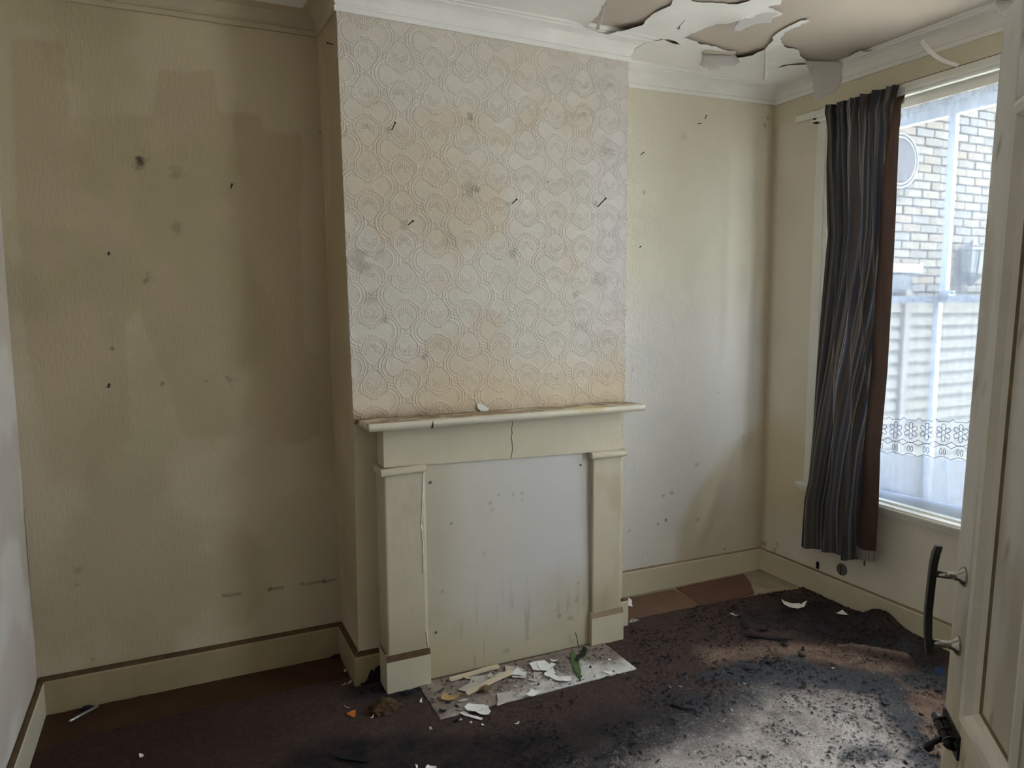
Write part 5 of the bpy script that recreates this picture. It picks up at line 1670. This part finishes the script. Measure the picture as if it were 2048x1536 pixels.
# ragged black hole burnt in the foot of the skirting left of the surround
m_ = MB()
zz_ = [(.006, 0)] + [(x_, .018 + .055 * smooth(.02, .07, x_) * (.55 + .9 * float(vnoise(np.array([x_ * 160]), np.array([.5]), 4)[0]))) for x_ in np.linspace(.008, .1, 40)] + [(.102, 0)]
m_.prism([(x_, -D - .0205, z_) for x_, z_ in zz_], (0, -.0012, 0))
m_.build('rotten_patch', M['char'], label='black rotten patch at the foot of the skirting left of the fire surround', cat='rot patch')
# bottle cap
p = at(1876, 1346, 2, .012)
cap = thing('bottle_cap', 'blue plastic bottle cap on the sooty carpet by the door edge', 'bottle cap', (p[0], p[1], .012))
tl = np.array([-.35, -.75, .55])
tl /= np.linalg.norm(tl)
pc = p + np.array([0, 0, .010])
m_ = MB().tube([pc, pc + tl * .010], [.0155, .0165], 20, caps=False)
m_.build('rim', M['blue'], cap, True)
MB().tube([pc + tl * .001, pc + tl * .003], [.0150, .0150], 20).build('inside', M['blue_in'], cap)
# charred scraps that can be picked out
G5 = 'charred scraps on the burnt carpet'
for pts_, lab in (
        ([(170, 520), (280, 528), (400, 540), (520, 556), (655, 578), (640, 585), (480, 572), (370, 552), (260, 545)], 'long thin black curl of charred carpet below the right floor sheets'),
        ([(180, 405), (215, 420), (270, 465), (260, 485), (215, 470), (180, 430)], 'black folded scrap left of the sooty heap'),
        ([(340, 480), (380, 478), (440, 472), (430, 490), (345, 494)], 'flat black scrap between the folded one and the heap'),
        ([(690, 690), (720, 700), (765, 728), (750, 736), (700, 710)], 'short black sliver at the tip of the soot stain'),
        ([(410, 765), (470, 775), (515, 755), (510, 775), (450, 790), (412, 780)], 'black curl on the left of the soot stain'),
        ([(210, 800), (240, 815), (300, 845), (290, 855), (230, 830)], 'black splinter at the left end of the soot stain'),
        ([(1430, 1120), (1470, 1145), (1520, 1160), (1500, 1170), (1450, 1145)], 'black splinter on the pale patch near the dark band'),
        ([(1180, 575), (1220, 580), (1310, 610), (1290, 622), (1230, 605)], 'black scrap behind the carpet fold'),
        ([(535, 590), (570, 600), (615, 640), (590, 640), (545, 610)], 'black scrap below the long thin curl'),
        ([(725, 650), (745, 645), (757, 665), (740, 680), (722, 668)], 'small round grey stone at the tip of the soot stain')):
    flake(pts_, .014, 'char', lab, 'charred scrap', G5, name='charred_scrap', scale=s4_, off=o4_, lift=.010, th=.003)
flake([(355, 995), (375, 1010), (430, 1030), (500, 1050), (490, 1058), (420, 1040), (362, 1018)], .012, 'char', 'zigzag black sliver between hearth and pale patch', 'charred scrap', G5, name='charred_scrap', scale=1 / 2.926, off=(1220, 1060), lift=.006, th=.003)
flake([(655, 1185 + 320), (690, 1510), (740, 1520), (735, 1524), (680, 1516)], .012, 'char', 'black twig on the dark carpet at the bottom left', 'charred scrap', G5, name='charred_scrap', lift=.004, th=.003)


# countless crumbs: dark chips, pale chips, on carpet and hearth
def crumbs(name, n, mat, regions, smin, smax, seed, label, cat='crumbs'):
    rr = np.random.default_rng(seed)
    Vs, Fs = [], []
    k = 0
    while k < n:
        (x0, x1, y0, y1, zf, wt) = regions[rr.integers(len(regions))]
        x_, y_ = rr.uniform(x0, x1), rr.uniform(y0, y1)
        if rr.random() > wt * (1.6 * fbm(np.array([x_ * 4]), np.array([y_ * 4]), 3, seed)[0]) ** 2:
            continue
        on_h = .24 < x_ < 1.195 and -.755 < y_ < -.47
        if (not on_h) and y_ > -.52 and -.1 < x_ < 1.42:
            continue
        z_ = (.010 if on_h else .012) + rr.uniform(-.002, .001)
        s_ = rr.uniform(smin, smax) * (1 + 1.5 * (rr.random() > .93))
        a = rr.uniform(0, 6.28)
        ca, sa = math.cos(a), math.sin(a)
        w_, h_ = s_ * rr.uniform(.25, .7), s_ * rr.uniform(.15, .5)
        o = len(Vs)
        for dx, dy, dz in ((-1, -.6, 0), (1, -.5, .2), (.7, .8, 0), (-.6, .6, .3), (0, 0, 1)):
            Vs.append((x_ + (dx * s_ * ca - dy * w_ * sa), y_ + (dx * s_ * sa + dy * w_ * ca), z_ + dz * h_))
        Fs += [(o, o + 1, o + 4), (o + 1, o + 2, o + 4), (o + 2, o + 3, o + 4), (o + 3, o, o + 4), (o + 3, o + 2, o + 1, o)]
        k += 1
    mesh(name, Vs, Fs, M[mat], label=label, cat=cat, kind='stuff')


CAR = [(-.6, 2.5, -1.9, -1.0, 0, .5), (1.0, 2.5, -1.9, -.75, 0, 1.0), (1.2, 2.4, -1.9, -.9, 0, 1.2)]
HEA = [(.25, 1.19, -.75, -.48, 0, 1.0)]
crumbs('charcoal_crumbs', 800, 'char', CAR, .0025, .0075, 5, 'black charred crumbs scattered over the carpet')
crumbs('hearth_crumbs', 420, 'nail', HEA, .0018, .0060, 6, 'dark crumbs of dirt scattered over the hearth')
crumbs('plaster_crumbs', 260, 'flake_beige', CAR, .0012, .0038, 7, 'pale plaster crumbs scattered over the carpet')
crumbs('hearth_chips', 120, 'flake', [(.55, .85, -.74, -.55, 0, 1.2), (.3, 1.1, -.78, -.5, 0, .5)], .002, .007, 8, 'tiny white paint chips among the flakes on the hearth')
